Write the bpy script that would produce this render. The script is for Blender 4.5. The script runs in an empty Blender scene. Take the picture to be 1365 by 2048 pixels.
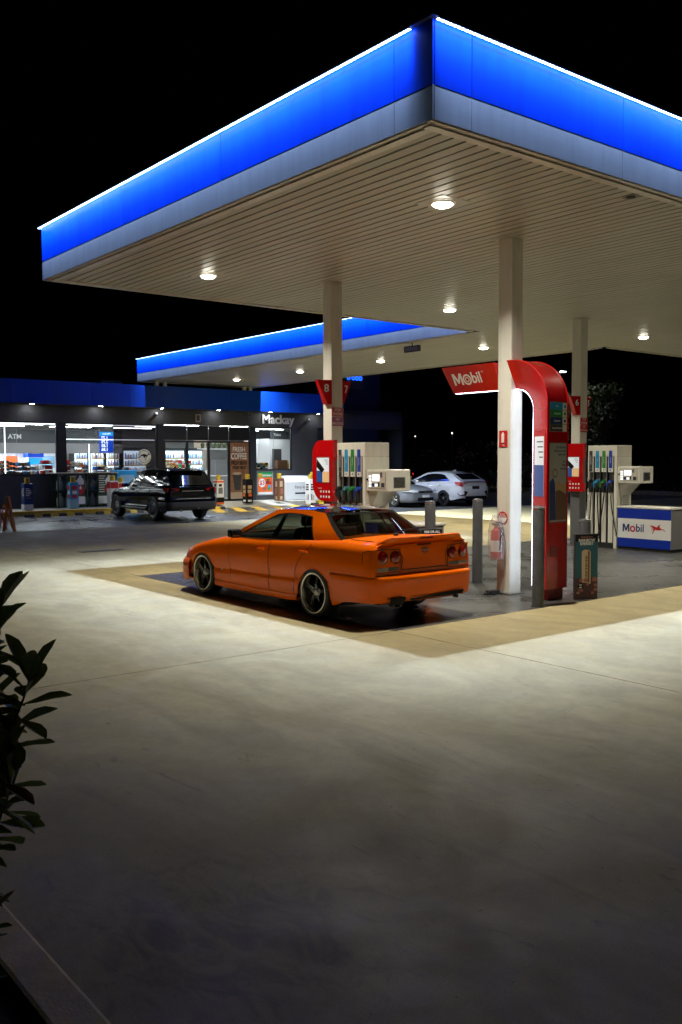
import bpy, math, random
import numpy as np
from mathutils import Vector, Matrix
rnd = random.Random(7)
scene = bpy.context.scene
COL = scene.collection

# ---------------------------------------------------------------- camera
CAM = Vector((-5.998, -6.166, 1.940))
YAW, PITCH, ROLL = 0.8975, -0.0575, -0.003
cam_d = bpy.data.cameras.new('camera'); cam = bpy.data.objects.new('camera', cam_d); COL.objects.link(cam)
fw = Vector((math.cos(YAW)*math.cos(PITCH), math.sin(YAW)*math.cos(PITCH), math.sin(PITCH)))
rt = Vector((math.sin(YAW), -math.cos(YAW), 0)); up = rt.cross(fw)
r2 = rt*math.cos(ROLL) + up*math.sin(ROLL); u2 = up*math.cos(ROLL) - rt*math.sin(ROLL)
m3 = Matrix((r2, u2, -fw)).transposed()
cam.matrix_world = Matrix.Translation(CAM) @ m3.to_4x4()
cam_d.sensor_fit = 'VERTICAL'; cam_d.sensor_height = 36.0; cam_d.lens = 1841.05/2048*36.0
cam_d.clip_start = 0.05; cam_d.clip_end = 1500
scene.camera = cam

# ---------------------------------------------------------------- night sky, exposure
world = bpy.data.worlds.new('World'); scene.world = world; world.use_nodes = True
wn = world.node_tree.nodes; wl = world.node_tree.links
bg = wn['Background']; sky = wn.new('ShaderNodeTexSky'); sky.sky_type = 'NISHITA'; sky.sun_disc = False
sky.sun_elevation = math.radians(-7.5); sky.sun_rotation = math.radians(200)
wl.new(sky.outputs[0], bg.inputs[0]); bg.inputs[1].default_value = 0.008
scene.view_settings.view_transform = 'Standard'; scene.view_settings.look = 'None'
scene.view_settings.exposure = 0.0; scene.view_settings.gamma = 1.0
scene.render.engine = 'CYCLES'
cy = scene.cycles
cy.use_denoising = True
try: cy.denoiser = 'OPENIMAGEDENOISE'
except Exception: pass
cy.max_bounces = 7; cy.diffuse_bounces = 4; cy.glossy_bounces = 4; cy.transmission_bounces = 4; cy.transparent_max_bounces = 12
cy.caustics_reflective = False; cy.caustics_refractive = False; cy.sample_clamp_indirect = 6.0

# ---------------------------------------------------------------- helpers
def tag(o, label=None, cat=None, group=None, kind=None):
    if label: o['label'] = label
    if cat: o['category'] = cat
    if group: o['group'] = group
    if kind: o['kind'] = kind
    return o
def thing(name, label, cat, loc=(0, 0, 0), rz=0.0, group=None):
    o = bpy.data.objects.new(name, None); COL.objects.link(o)
    o.empty_display_size = 0.2
    o.location = loc; o.rotation_euler = (0, 0, rz)
    return tag(o, label, cat, group)
class G:
    """collects geometry for one mesh object"""
    def __init__(s): s.v = []; s.f = []; s.mi = []; s.cur = 0
    def add(s, vs, fs):
        b = len(s.v); s.v += [tuple(p) for p in vs]
        for f in fs: s.f.append([b+i for i in f]); s.mi.append(s.cur)
        return s
    def box(s, x0, x1, y0, y1, z0, z1):
        x0, x1 = min(x0, x1), max(x0, x1); y0, y1 = min(y0, y1), max(y0, y1); z0, z1 = min(z0, z1), max(z0, z1)
        return s.add([(x0,y0,z0),(x1,y0,z0),(x1,y1,z0),(x0,y1,z0),(x0,y0,z1),(x1,y0,z1),(x1,y1,z1),(x0,y1,z1)],
                     [(3,2,1,0),(4,5,6,7),(0,1,5,4),(1,2,6,5),(2,3,7,6),(3,0,4,7)])
    def quad(s, a, b, c, d): return s.add([a, b, c, d], [(0, 1, 2, 3)])
    def grid(s, rows, closed=False):
        n = len(rows[0]); vs = [p for r in rows for p in r]; fs = []
        for i in range(len(rows)-1):
            for j in range(n if closed else n-1):
                k = (j+1) % n
                fs.append((i*n+j, i*n+k, (i+1)*n+k, (i+1)*n+j))
        return s.add(vs, fs)
    def cyl(s, a, b, r0, r1=None, n=14, caps=True):
        a = Vector(a); b = Vector(b); r1 = r0 if r1 is None else r1
        d = (b-a).normalized(); t = Vector((0,0,1)) if abs(d.z) < .9 else Vector((1,0,0))
        p = d.cross(t).normalized(); q = d.cross(p)
        ra = [a+(p*math.cos(2*math.pi*i/n)+q*math.sin(2*math.pi*i/n))*r0 for i in range(n)]
        rb = [b+(p*math.cos(2*math.pi*i/n)+q*math.sin(2*math.pi*i/n))*r1 for i in range(n)]
        fs = [(i, (i+1) % n, n+(i+1) % n, n+i) for i in range(n)]
        if caps: fs += [tuple(range(n-1, -1, -1)), tuple(range(n, 2*n))]
        return s.add(ra+rb, fs)
    def tube(s, pts, r, n=8):
        pts = [Vector(p) for p in pts]; rows = []
        for i, p in enumerate(pts):
            d = (pts[min(i+1, len(pts)-1)]-pts[max(i-1, 0)]).normalized()
            t = Vector((0,0,1)) if abs(d.z) < .9 else Vector((1,0,0))
            a = d.cross(t).normalized(); b = d.cross(a)
            rr = r[i] if isinstance(r, (list, tuple)) else r
            rows.append([p+(a*math.cos(2*math.pi*j/n)+b*math.sin(2*math.pi*j/n))*rr for j in range(n)])
        s.grid(rows, True)
        k = len(rows)*n; b0 = len(s.v)-k
        s.f.append([b0+i for i in range(n-1, -1, -1)]); s.f.append([b0+k-n+i for i in range(n)]); s.mi += [s.cur]*2
        return s
    def lathe(s, prof, o=(0,0,0), axis='z', n=24):
        o = Vector(o); rows = []
        for r, h in prof:
            row = []
            for i in range(n):
                a = 2*math.pi*i/n; c, q = r*math.cos(a), r*math.sin(a)
                row.append(o+Vector({'z': (c, q, h), 'y': (c, h, q), 'x': (h, c, q)}[axis]))
            rows.append(row)
        return s.grid(rows, True)
    def prism(s, poly, d0, d1, plane='xz'):
        n = len(poly)
        def P(u, w, d): return {'xz': (u, d, w), 'yz': (d, u, w), 'xy': (u, w, d)}[plane]
        vs = [P(u, w, d0) for u, w in poly]+[P(u, w, d1) for u, w in poly]
        return s.add(vs, [tuple(range(n-1, -1, -1)), tuple(range(n, 2*n))]+[(i, (i+1) % n, n+(i+1) % n, n+i) for i in range(n)])
    def build(s, name, mat, parent=None, smooth=False, bevel=0.0, world=False, fix=True, ang=35):
        me = bpy.data.meshes.new(name)
        vs = s.v
        if world and parent is not None:
            L = parent.location; vs = [(p[0]-L.x, p[1]-L.y, p[2]-L.z) for p in vs]
        me.from_pydata([tuple(p) for p in vs], [], s.f)
        mats = mat if isinstance(mat, (list, tuple)) else [mat]
        for m in mats: me.materials.append(m)
        if len(mats) > 1: me.polygons.foreach_set('material_index', s.mi)
        if fix:
            import bmesh
            bm = bmesh.new(); bm.from_mesh(me); bmesh.ops.remove_doubles(bm, verts=bm.verts, dist=1e-5)
            bmesh.ops.recalc_face_normals(bm, faces=bm.faces); bm.to_mesh(me); bm.free()
        if smooth:
            me.shade_smooth()
            try: me.set_sharp_from_angle(angle=math.radians(ang))
            except Exception: pass
        me.update()
        o = bpy.data.objects.new(name, me); COL.objects.link(o)
        if parent is not None: o.parent = parent
        if bevel > 0:
            b = o.modifiers.new('bevel', 'BEVEL'); b.width = bevel; b.segments = 2; b.limit_method = 'ANGLE'; b.angle_limit = math.radians(40)
        return o
def copy_tree(o, parent=None):
    c = o.copy(); COL.objects.link(c)
    if parent is not None: c.parent = parent
    for ch in o.children: copy_tree(ch, c)
    return c
def text(name, s, h, mat, parent, org, R, U, ext=0.0015, off=0.0, ax='CENTER', sx=1.0, world=True, shear=0.0, sp=1.0):
    cu = bpy.data.curves.new('t', 'FONT'); cu.body = s; cu.size = h*1.38; cu.extrude = ext; cu.offset = off
    cu.align_x = ax; cu.align_y = 'CENTER'; cu.shear = shear; cu.resolution_u = 3; cu.space_character = sp
    ob = bpy.data.objects.new('t', cu); COL.objects.link(ob)
    dg = bpy.context.evaluated_depsgraph_get(); me = bpy.data.meshes.new_from_object(ob.evaluated_get(dg))
    bpy.data.objects.remove(ob); bpy.data.curves.remove(cu)
    R = Vector(R).normalized(); U = Vector(U).normalized(); N = R.cross(U); org = Vector(org)
    if world and parent is not None: org = org-parent.location
    for v in me.vertices: v.co = org+R*(v.co.x*sx)+U*v.co.y+N*v.co.z
    me.name = name; me.materials.clear(); me.materials.append(mat)
    o = bpy.data.objects.new(name, me); COL.objects.link(o)
    if parent is not None: o.parent = parent
    return o
MPOLY = [(0, 0), (0, 1), (.26, 1), (.5, .46), (.74, 1), (1, 1), (1, 0), (.80, 0), (.80, .66), (.58, .14), (.42, .14), (.20, .66), (.20, 0)]
def letter_m(mat_, parent, org, R, U, h, w, world):
    R = Vector(R).normalized(); U = Vector(U).normalized(); org = Vector(org)
    return G().add([org+R*((a-.5)*w)+U*((b-.5)*h) for a, b in MPOLY], [(0, 1, 2, 11, 12), (2, 3, 9, 10, 11) if False else (2, 3, 10, 11), (3, 4, 8, 9), (3, 9, 10), (4, 5, 6, 7, 8)]).build('lettering', mat_, parent, world=world, fix=False)
def pchip(pts):
    xs = np.array([p[0] for p in pts], float); ys = np.array([p[1] for p in pts], float)
    h = np.diff(xs); d = np.diff(ys)/h; m = np.zeros(len(xs)); m[0] = d[0]; m[-1] = d[-1]
    for i in range(1, len(xs)-1):
        if d[i-1]*d[i] > 0:
            w1 = 2*h[i]+h[i-1]; w2 = h[i]+2*h[i-1]; m[i] = (w1+w2)/(w1/d[i-1]+w2/d[i])
    def F(x):
        x = min(max(x, xs[0]), xs[-1]); i = min(max(int(np.searchsorted(xs, x))-1, 0), len(h)-1)
        t = (x-xs[i])/h[i]
        return float((1+2*t)*(1-t)**2*ys[i]+t*(1-t)**2*h[i]*m[i]+t*t*(3-2*t)*ys[i+1]+t*t*(t-1)*h[i]*m[i+1])
    return F

# ---------------------------------------------------------------- materials
def mat(name, col, rough=0.5, metal=0.0, coat=0.0, spec=0.5, var=0.0, vscale=3.0, bump=0.0, bscale=60.0, emit=None, estr=0.0, rvar=0.0):
    m = bpy.data.materials.new(name); m.use_nodes = True
    N = m.node_tree.nodes; L = m.node_tree.links; P = N['Principled BSDF']
    P.inputs['Base Color'].default_value = (*col, 1); P.inputs['Roughness'].default_value = rough
    P.inputs['Metallic'].default_value = metal; P.inputs['Coat Weight'].default_value = coat
    P.inputs['Coat Roughness'].default_value = 0.04; P.inputs['Specular IOR Level'].default_value = spec
    if var > 0 or rvar > 0:
        g = N.new('ShaderNodeNewGeometry'); n = N.new('ShaderNodeTexNoise'); n.inputs['Scale'].default_value = vscale
        n.inputs['Detail'].default_value = 6; n.inputs['Roughness'].default_value = .65
        L.new(g.outputs['Position'], n.inputs['Vector'])
        if var > 0:
            r = N.new('ShaderNodeValToRGB')
            r.color_ramp.elements[0].position = .3; r.color_ramp.elements[1].position = .72
            r.color_ramp.elements[0].color = (*[c*(1-var) for c in col], 1); r.color_ramp.elements[1].color = (*[min(1, c*(1+var*.6)) for c in col], 1)
            L.new(n.outputs['Fac'], r.inputs[0]); L.new(r.outputs[0], P.inputs['Base Color'])
        if rvar > 0:
            mr = N.new('ShaderNodeMapRange'); mr.inputs[1].default_value = .3; mr.inputs[2].default_value = .7
            mr.inputs[3].default_value = max(.02, rough-rvar); mr.inputs[4].default_value = min(1, rough+rvar)
            L.new(n.outputs['Fac'], mr.inputs[0]); L.new(mr.outputs[0], P.inputs['Roughness'])
    if bump > 0:
        g = N.new('ShaderNodeNewGeometry'); n2 = N.new('ShaderNodeTexNoise'); n2.inputs['Scale'].default_value = bscale; n2.inputs['Detail'].default_value = 5
        L.new(g.outputs['Position'], n2.inputs['Vector'])
        b = N.new('ShaderNodeBump'); b.inputs['Strength'].default_value = bump; b.inputs['Distance'].default_value = .01
        L.new(n2.outputs['Fac'], b.inputs['Height']); L.new(b.outputs[0], P.inputs['Normal'])
    if emit:
        P.inputs['Emission Color'].default_value = (*emit, 1); P.inputs['Emission Strength'].default_value = estr
    return m
def glass(name, tint=(.75, .8, .78), refl=1.0):
    m = bpy.data.materials.new(name); m.use_nodes = True; N = m.node_tree.nodes; L = m.node_tree.links
    N.clear(); o = N.new('ShaderNodeOutputMaterial'); t = N.new('ShaderNodeBsdfTransparent'); g = N.new('ShaderNodeBsdfGlossy')
    lw = N.new('ShaderNodeLayerWeight'); lw.inputs[0].default_value = .5; x = N.new('ShaderNodeMixShader'); g.inputs['Roughness'].default_value = .015
    pw_ = N.new('ShaderNodeMath'); pw_.operation = 'POWER'; pw_.inputs[1].default_value = 5.0; ma = N.new('ShaderNodeMath'); ma.operation = 'MULTIPLY_ADD'; ma.inputs[1].default_value = .94; ma.inputs[2].default_value = .05
    L.new(lw.outputs['Facing'], pw_.inputs[0]); L.new(pw_.outputs[0], ma.inputs[0])
    t.inputs[0].default_value = (*tint, 1); g.inputs[0].default_value = (refl, refl, refl, 1)
    L.new(ma.outputs[0], x.inputs[0]); L.new(t.outputs[0], x.inputs[1]); L.new(g.outputs[0], x.inputs[2]); L.new(x.outputs[0], o.inputs[0])
    return m
def concrete(name, c0, c1, stain, rough, streak=1.0, yellow=None):
    m = bpy.data.materials.new(name); m.use_nodes = True; N = m.node_tree.nodes; L = m.node_tree.links; P = N['Principled BSDF']
    g = N.new('ShaderNodeNewGeometry'); pos = g.outputs['Position']
    def noise(scale, det=5, rough_=.6, dist=0.0, sv=None):
        n = N.new('ShaderNodeTexNoise'); n.inputs['Scale'].default_value = scale; n.inputs['Detail'].default_value = det
        n.inputs['Roughness'].default_value = rough_; n.inputs['Distortion'].default_value = dist
        if sv:
            mp = N.new('ShaderNodeMapping'); mp.inputs['Scale'].default_value = sv; mp.inputs['Rotation'].default_value = (0, 0, .5)
            L.new(pos, mp.inputs['Vector']); L.new(mp.outputs[0], n.inputs['Vector'])
        else: L.new(pos, n.inputs['Vector'])
        return n.outputs['Fac']
    def ramp(src, a, b, ca=(0, 0, 0), cb=(1, 1, 1)):
        r = N.new('ShaderNodeValToRGB'); r.color_ramp.elements[0].position = a; r.color_ramp.elements[1].position = b
        r.color_ramp.elements[0].color = (*ca, 1); r.color_ramp.elements[1].color = (*cb, 1); L.new(src, r.inputs[0]); return r.outputs[0]
    def mix(fac, a, b, mode='MIX'):
        x = N.new('ShaderNodeMix'); x.data_type = 'RGBA'; x.blend_type = mode
        if isinstance(fac, float): x.inputs[0].default_value = fac
        else: L.new(fac, x.inputs[0])
        for s, i in ((a, 6), (b, 7)):
            if isinstance(s, tuple): x.inputs[i].default_value = (*s, 1)
            else: L.new(s, x.inputs[i])
        return x.outputs[2]
    base = ramp(noise(.35, 6, .6, .4), .3, .7, c0, c1)
    swirl = ramp(noise(1.3, 8, .62, 1.8, (1, .45, 1)), .38, .64, (.78, .78, .79), (1.06, 1.06, 1.06))
    col = mix(.8*streak, base, swirl, 'MULTIPLY')
    fine = ramp(noise(9, 8, .7, .6), .3, .75, (.82, .82, .82), (1.08, 1.08, 1.08)); col = mix(.7, col, fine, 'MULTIPLY')
    gr_ = ramp(noise(110, 3, .6), .32, .68, (.80, .80, .80), (1.16, 1.16, 1.16)); col = mix(.8, col, gr_, 'MULTIPLY')
    st = ramp(noise(.55, 9, .68, 1.2), .60, .78); col = mix(mix(.40, (0, 0, 0), st), col, stain)
    sc = ramp(noise(3.2, 9, .75, 3.0, (1, .25, 1)), .61, .66); col = mix(mix(.45*streak, (0, 0, 0), sc), col, stain)
    sp = ramp(noise(26, 2, .5), .735, .75); col = mix(mix(.7, (0, 0, 0), sp), col, stain)
    vo = N.new('ShaderNodeTexVoronoi'); vo.inputs['Scale'].default_value = 1.9; L.new(pos, vo.inputs['Vector'])      # oil drips and gum spots
    vsz = N.new('ShaderNodeMath'); vsz.operation = 'MULTIPLY_ADD'; vsz.inputs[1].default_value = .085; vsz.inputs[2].default_value = -.022
    sepc = N.new('ShaderNodeSeparateColor'); L.new(vo.outputs['Color'], sepc.inputs[0]); L.new(sepc.outputs[0], vsz.inputs[0])
    vl = N.new('ShaderNodeMath'); vl.operation = 'LESS_THAN'; wob = N.new('ShaderNodeMath'); wob.operation = 'MULTIPLY_ADD'; wob.inputs[1].default_value = .06; L.new(noise(18, 3, .6), wob.inputs[0]); L.new(vo.outputs['Distance'], wob.inputs[2]); L.new(wob.outputs[0], vl.inputs[0]); L.new(vsz.outputs[0], vl.inputs[1])
    vs = N.new('ShaderNodeMath'); vs.operation = 'MULTIPLY'; vs.inputs[1].default_value = .55*streak; L.new(vl.outputs[0], vs.inputs[0]); col = mix(vs.outputs[0], col, stain)
    tm = ramp(noise(1.0, 6, .6, .6, (2.2, .12, 1)), .60, .70); col = mix(mix(.28*streak, (0, 0, 0), tm), col, stain)
    if yellow:      # dried mud and dirt washed out of the garden bed
        vm = N.new('ShaderNodeVectorMath'); vm.operation = 'DISTANCE'; L.new(pos, vm.inputs[0]); vm.inputs[1].default_value = yellow
        dm = ramp(vm.outputs['Value'], 0, 1); dmr = N.new('ShaderNodeMapRange'); dmr.inputs[1].default_value = .3; dmr.inputs[2].default_value = 1.35; dmr.inputs[3].default_value = .40; dmr.inputs[4].default_value = .75; L.new(vm.outputs['Value'], dmr.inputs[0])
        gt = N.new('ShaderNodeMath'); gt.operation = 'SUBTRACT'; L.new(noise(5.5, 9, .72, 1.5, (1, .5, 1)), gt.inputs[0]); L.new(dmr.outputs[0], gt.inputs[1])
        cl = N.new('ShaderNodeMath'); cl.operation = 'MULTIPLY'; cl.use_clamp = True; cl.inputs[1].default_value = 5.0; L.new(gt.outputs[0], cl.inputs[0])
        sx_ = N.new('ShaderNodeMath'); sx_.operation = 'MULTIPLY'; sx_.inputs[1].default_value = .55; L.new(cl.outputs[0], sx_.inputs[0])
        col = mix(sx_.outputs[0], col, (.05, .042, .03))
    L.new(col, P.inputs['Base Color'])
    rr = N.new('ShaderNodeMapRange'); rr.inputs[1].default_value = .3; rr.inputs[2].default_value = .7; rr.inputs[3].default_value = rough-.14; rr.inputs[4].default_value = rough+.14
    L.new(noise(1.1, 7, .6, .8), rr.inputs[0]); L.new(rr.outputs[0], P.inputs['Roughness'])
    b = N.new('ShaderNodeBump'); b.inputs['Strength'].default_value = .18; b.inputs['Distance'].default_value = .006
    L.new(noise(45, 6, .7), b.inputs['Height']); L.new(b.outputs[0], P.inputs['Normal'])
    return m
def grime(m, amt=.3, sc=(5, 5, .35), lo=.45, hi=.75, dirt=(.05, .05, .045)):
    N = m.node_tree.nodes; L = m.node_tree.links; P = N['Principled BSDF']; inp = P.inputs['Base Color']
    g = N.new('ShaderNodeNewGeometry'); mp = N.new('ShaderNodeMapping'); mp.inputs['Scale'].default_value = sc
    n = N.new('ShaderNodeTexNoise'); n.inputs['Scale'].default_value = 1.0; n.inputs['Detail'].default_value = 7; n.inputs['Roughness'].default_value = .7
    L.new(g.outputs['Position'], mp.inputs['Vector']); L.new(mp.outputs[0], n.inputs['Vector'])
    mr = N.new('ShaderNodeMapRange'); mr.inputs[1].default_value = lo; mr.inputs[2].default_value = hi; mr.inputs[3].default_value = 0; mr.inputs[4].default_value = amt; L.new(n.outputs['Fac'], mr.inputs[0])
    x = N.new('ShaderNodeMix'); x.data_type = 'RGBA'; L.new(mr.outputs[0], x.inputs[0]); x.inputs[7].default_value = (*dirt, 1)
    if inp.is_linked: L.new(inp.links[0].from_socket, x.inputs[6])
    else: x.inputs[6].default_value = inp.default_value[:]
    L.new(x.outputs[2], inp); return m
def emis(name, col, s):
    m = bpy.data.materials.new(name); m.use_nodes = True; N = m.node_tree.nodes; P = N['Principled BSDF']
    P.inputs['Base Color'].default_value = (*[c*.8 for c in col], 1); P.inputs['Roughness'].default_value = .4
    P.inputs['Emission Color'].default_value = (*col, 1); P.inputs['Emission Strength'].default_value = s
    return m
WARM = (1.0, .94, .78)
M = dict(
 conc=concrete('concrete_forecourt', (.37, .303, .152), (.46, .383, .20), (.09, .082, .07), .66, 1.0, (-4.1, -3.0, 0)),
 pad=concrete('sealed_dark_concrete', (.070, .071, .068), (.115, .116, .108), (.02, .02, .02), .34),
 bay=concrete('asphalt_parking', (.028, .032, .04), (.05, .054, .062), (.015, .016, .018), .34, .5),
 path=concrete('pale_footpath', (.36, .34, .29), (.44, .42, .36), (.12, .11, .1), .7),
 ground=mat('dark_asphalt_ground', (.028, .028, .028), .8, var=.3, vscale=2, bump=.3, bscale=80),
 soil=mat('garden_soil', (.02, .016, .011), .95, var=.5, vscale=9, bump=.8, bscale=40),
 kerbn=mat('painted_cream_kerb', (.78, .60, .30), .7, var=.3, vscale=5, bump=.3, bscale=70),
 yel=mat('yellow_road_paint', (.62, .40, .02), .6, var=.3, vscale=6, bump=.1),
 blk=mat('black_rubber', (.015, .015, .015), .7), line=mat('white_line_paint', (.42, .42, .42), .7, var=.5, vscale=6),
 joint=mat('joint_sealant', (.02, .02, .018), .8),
 blue=mat('blue_fascia_panel', (.0, .038, .60), .45, spec=.03, coat=.0, var=.06, vscale=1.2), grey=mat('silver_grey_fascia_panel', (.27, .31, .37), .38, metal=.0, coat=.2, var=.08, vscale=1.5),
 white=mat('white_powder_coat', (.74, .72, .66), .38, var=.05, vscale=1.5), soffit=mat('cream_soffit_sheet', (.41, .395, .345), .40, var=.06, vscale=.8),
 soffgap=mat('soffit_gap', (.02, .018, .016), .8), trim=mat('soffit_trim_metal', (.62, .58, .53), .30, metal=.25, var=.1, vscale=2),
 capm=mat('canopy_cap_metal', (.05, .06, .08), .5), colm=mat('cream_column_paint', (.72, .71, .64), .36, var=.06, vscale=2.5, bump=.03, bscale=20), colg=mat('grey_column_paint', (.13, .135, .14), .4, var=.08),
 bol=mat('grey_bollard_paint', (.095, .10, .11), .38, var=.25, vscale=7, bump=.06, bscale=30),
 red=mat('red_totem_shell', (.50, .003, .005), .25, coat=.25, var=.06, vscale=2), redm=mat('red_matt', (.5, .012, .012), .5), redd=mat('dark_red', (.25, .006, .006), .4),
 wht=mat('white_print', (.8, .8, .78), .5), blkp=mat('black_print', (.008, .008, .009), .45, spec=.15), navy=mat('navy_print', (.006, .03, .16), .4), mobb=mat('blue_print', (.004, .03, .38), .35),
 gry=mat('grey_plastic', (.18, .18, .18), .5), dgry=mat('dark_grey_plastic', (.045, .045, .047), .5), pump=mat('pump_enamel', (.80, .775, .68), .35, var=.05, vscale=3), ptrim=mat('pump_stainless', (.52, .50, .46), .3, metal=.6, var=.1),
 skyb=mat('sky_blue_plastic', (.02, .30, .62), .35), grn=mat('green_plastic', (.02, .25, .05), .35), blu=mat('royal_blue_plastic', (.01, .06, .42), .35), teal=mat('teal_plastic', (.06, .22, .26), .35),
 steel=mat('brushed_steel', (.5, .5, .5), .28, metal=1.0, var=.1), chrome=mat('polished_metal', (.75, .75, .75), .10, metal=1.0),
 wall=mat('charcoal_shop_cladding', (.058, .056, .055), .55, var=.12, vscale=2), wallb=mat('navy_black_cladding', (.012, .018, .03), .5), frame=mat('black_aluminium_frame', (.012, .013, .015), .35),
 sfas=mat('shop_blue_fascia', (.004, .06, .45), .4, spec=.3, var=.08, vscale=1.5), inw=mat('interior_white', (.75, .75, .76), .6), ing=mat('interior_grey', (.26, .255, .25), .6), ind=mat('interior_dark', (.05, .055, .06), .5), intan=mat('interior_tan', (.45, .36, .28), .6),
 floor=mat('shop_floor_tile', (.35, .34, .33), .25), glassc=glass('window_glass', (.86, .9, .9), .9), glassd=glass('tinted_window_film', (.42, .42, .44), .9), carglass=glass('car_glass', (.34, .38, .34), .5),
 orange=mat('orange_car_paint', (1.0, .16, .0), .40, metal=.0, coat=.6, spec=.02), orangei=mat('orange_darker', (.45, .10, .004), .5), roofblk=mat('gloss_black_roof', (.012, .013, .018), .12, coat=1.0),
 tyre=mat('tyre_rubber', (.016, .016, .017), .62, bump=.1, bscale=90), rimd=mat('dark_alloy', (.06, .06, .062), .25, metal=.8), cabin=mat('dark_cabin_trim', (.018, .018, .019), .7), cseat=mat('grey_seat_fabric', (.035, .036, .04), .85),
 redl=mat('red_lamp_lens', (.28, .006, .006), .10, coat=1.0), redl2=mat('red_reflector_lens', (.42, .012, .01), .12, coat=1.0), clearl=mat('clear_lamp_lens', (.38, .38, .36), .12, coat=1.0), smoke=mat('smoked_lens', (.05, .06, .055), .15, coat=1.0),
 suv=mat('midnight_blue_paint', (.002, .003, .010), .10, spec=.5, coat=.0), carwhite=mat('white_car_paint', (.62, .63, .66), .3, coat=1.0), silver=mat('silver_car_paint', (.30, .31, .33), .3, metal=.5, coat=1.0), dglass=mat('dark_privacy_glass', (.006, .007, .009), .05, coat=1.0),
 leafg=mat('dark_green_leaf', (.06, .095, .022), .45, var=.4, vscale=12), leafr=mat('bronze_leaf', (.10, .05, .018), .45, var=.4, vscale=12), twig=mat('twig_bark', (.05, .035, .025), .8),
 bark=mat('tree_bark', (.09, .07, .05), .9, var=.4), crown=mat('tree_leaves', (.07, .085, .025), .6, var=.5, vscale=2.5), crownd=mat('dark_shrub_leaves', (.035, .045, .02), .7, var=.5, vscale=3), flower=mat('pink_flower', (.25, .03, .08), .6),
 orgp=mat('orange_barrier_plastic', (.75, .22, .01), .45, var=.15), brown=mat('brown_print', (.16, .07, .03), .5), tan=mat('tan_print', (.5, .32, .16), .5), greenm=mat('cage_green_metal', (.015, .05, .03), .5), bottle=mat('gas_bottle_grey', (.42, .45, .45), .4, var=.15),
 orp=mat('orange_print', (.75, .13, .02), .5), gp=mat('green_print', (.02, .28, .08), .5), pinkp=mat('dusty_pink_print', (.33, .12, .11), .55), tealp=mat('deep_teal_print', (.012, .09, .13), .5), sandp=mat('sand_print', (.55, .42, .30), .5), dkp=mat('plum_print', (.06, .02, .03), .5), skyp=mat('pale_blue_print', (.25, .45, .62), .5),
 lampd=emis('canopy_lamp_diffuser', WARM, 45.0), led=emis('led_strip_diffuser', (.40, .66, 1.0), 16.0), ledw=emis('white_led_dots', (.66, .82, 1.0), 22.0), wled=emis('shop_downlight', (.9, .94, 1.0), 125.0),
 tube=emis('window_bar_glow', (.92, .96, 1.0), 4.0), tubei=emis('shop_ceiling_panel', (.95, .97, 1.0), 55.0), fridge=emis('fridge_back_light', (.75, .9, 1.0), 2.6), scr=emis('lit_screen', (.92, .97, 1.0), 1.1), scrb=emis('lit_and_reflected_blue', (.01, .06, .55), 1.0), scrc=emis('lit_and_reflected_cyan', (.02, .35, .85), 1.0), scrw=emis('reflected_price_digits', (1, 1, 1), 1.6), bsign=emis('blue_neon', (.01, .10, 1.0), 3.5),
 poster=emis('backlit_poster_pale', (.62, .66, .70), .55), post2=emis('backlit_poster_blue', (.02, .06, .22), .5), post3=emis('backlit_poster_tan', (.70, .42, .18), .5), tail=emis('lit_tail_light', (1, .03, .01), 8.0), farw=emis('distant_white_light', (1, .9, .8), 6.0), street=emis('street_lamp_lens', (.95, .97, 1.0), 420.0), led_blue=emis('car_led', (.2, .5, 1), .5),
)
grime(M['blue'], .35, (4, 4, .5), .42, .75, (.002, .006, .05)); grime(M['grey'], .22, (6, 6, .6)); grime(M['soffit'], .16, (.9, .25, 1), .42, .85, (.20, .18, .15)); grime(M['colm'], .35, (9, 9, .9), .5, .8, (.25, .22, .17)); grime(M['pump'], .3, (14, 14, 1.4), .5, .8, (.2, .18, .14)); grime(M['bol'], .5, (20, 20, 3), .5, .75, (.03, .03, .03)); grime(M['red'], .35, (8, 8, 1), .5, .8, (.12, .004, .004)); grime(M['wall'], .4, (3, 3, .5), .45, .75, (.03, .03, .03)); grime(M['trim'], .4, (5, 5, 5), .45, .7, (.2, .16, .12)); grime(M['yel'], .55, (4, 4, 4), .48, .7, (.10, .08, .05))
for k_ in ('leafg', 'leafr'):      # thin leaves let light through
    m_ = M[k_]; N = m_.node_tree.nodes; L = m_.node_tree.links; P = N['Principled BSDF']; o_ = [n for n in N if n.type == 'OUTPUT_MATERIAL'][0]
    tr_ = N.new('ShaderNodeBsdfTranslucent'); tr_.inputs[0].default_value = (.20, .26, .04, 1) if k_ == 'leafg' else (.22, .12, .03, 1); mx_ = N.new('ShaderNodeMixShader'); mx_.inputs[0].default_value = .30
    L.new(P.outputs[0], mx_.inputs[1]); L.new(tr_.outputs[0], mx_.inputs[2]); L.new(mx_.outputs[0], o_.inputs[0])
_m = M['led']; _N = _m.node_tree.nodes; _L = _m.node_tree.links; _P = _N['Principled BSDF']      # separate diodes along the strip
_g = _N.new('ShaderNodeNewGeometry'); _s = _N.new('ShaderNodeSeparateXYZ'); _L.new(_g.outputs['Position'], _s.inputs[0])
_a = _N.new('ShaderNodeMath'); _a.operation = 'ADD'; _L.new(_s.outputs[0], _a.inputs[0]); _L.new(_s.outputs[1], _a.inputs[1])
_b = _N.new('ShaderNodeMath'); _b.operation = 'MULTIPLY'; _b.inputs[1].default_value = 1/.052; _L.new(_a.outputs[0], _b.inputs[0])
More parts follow.
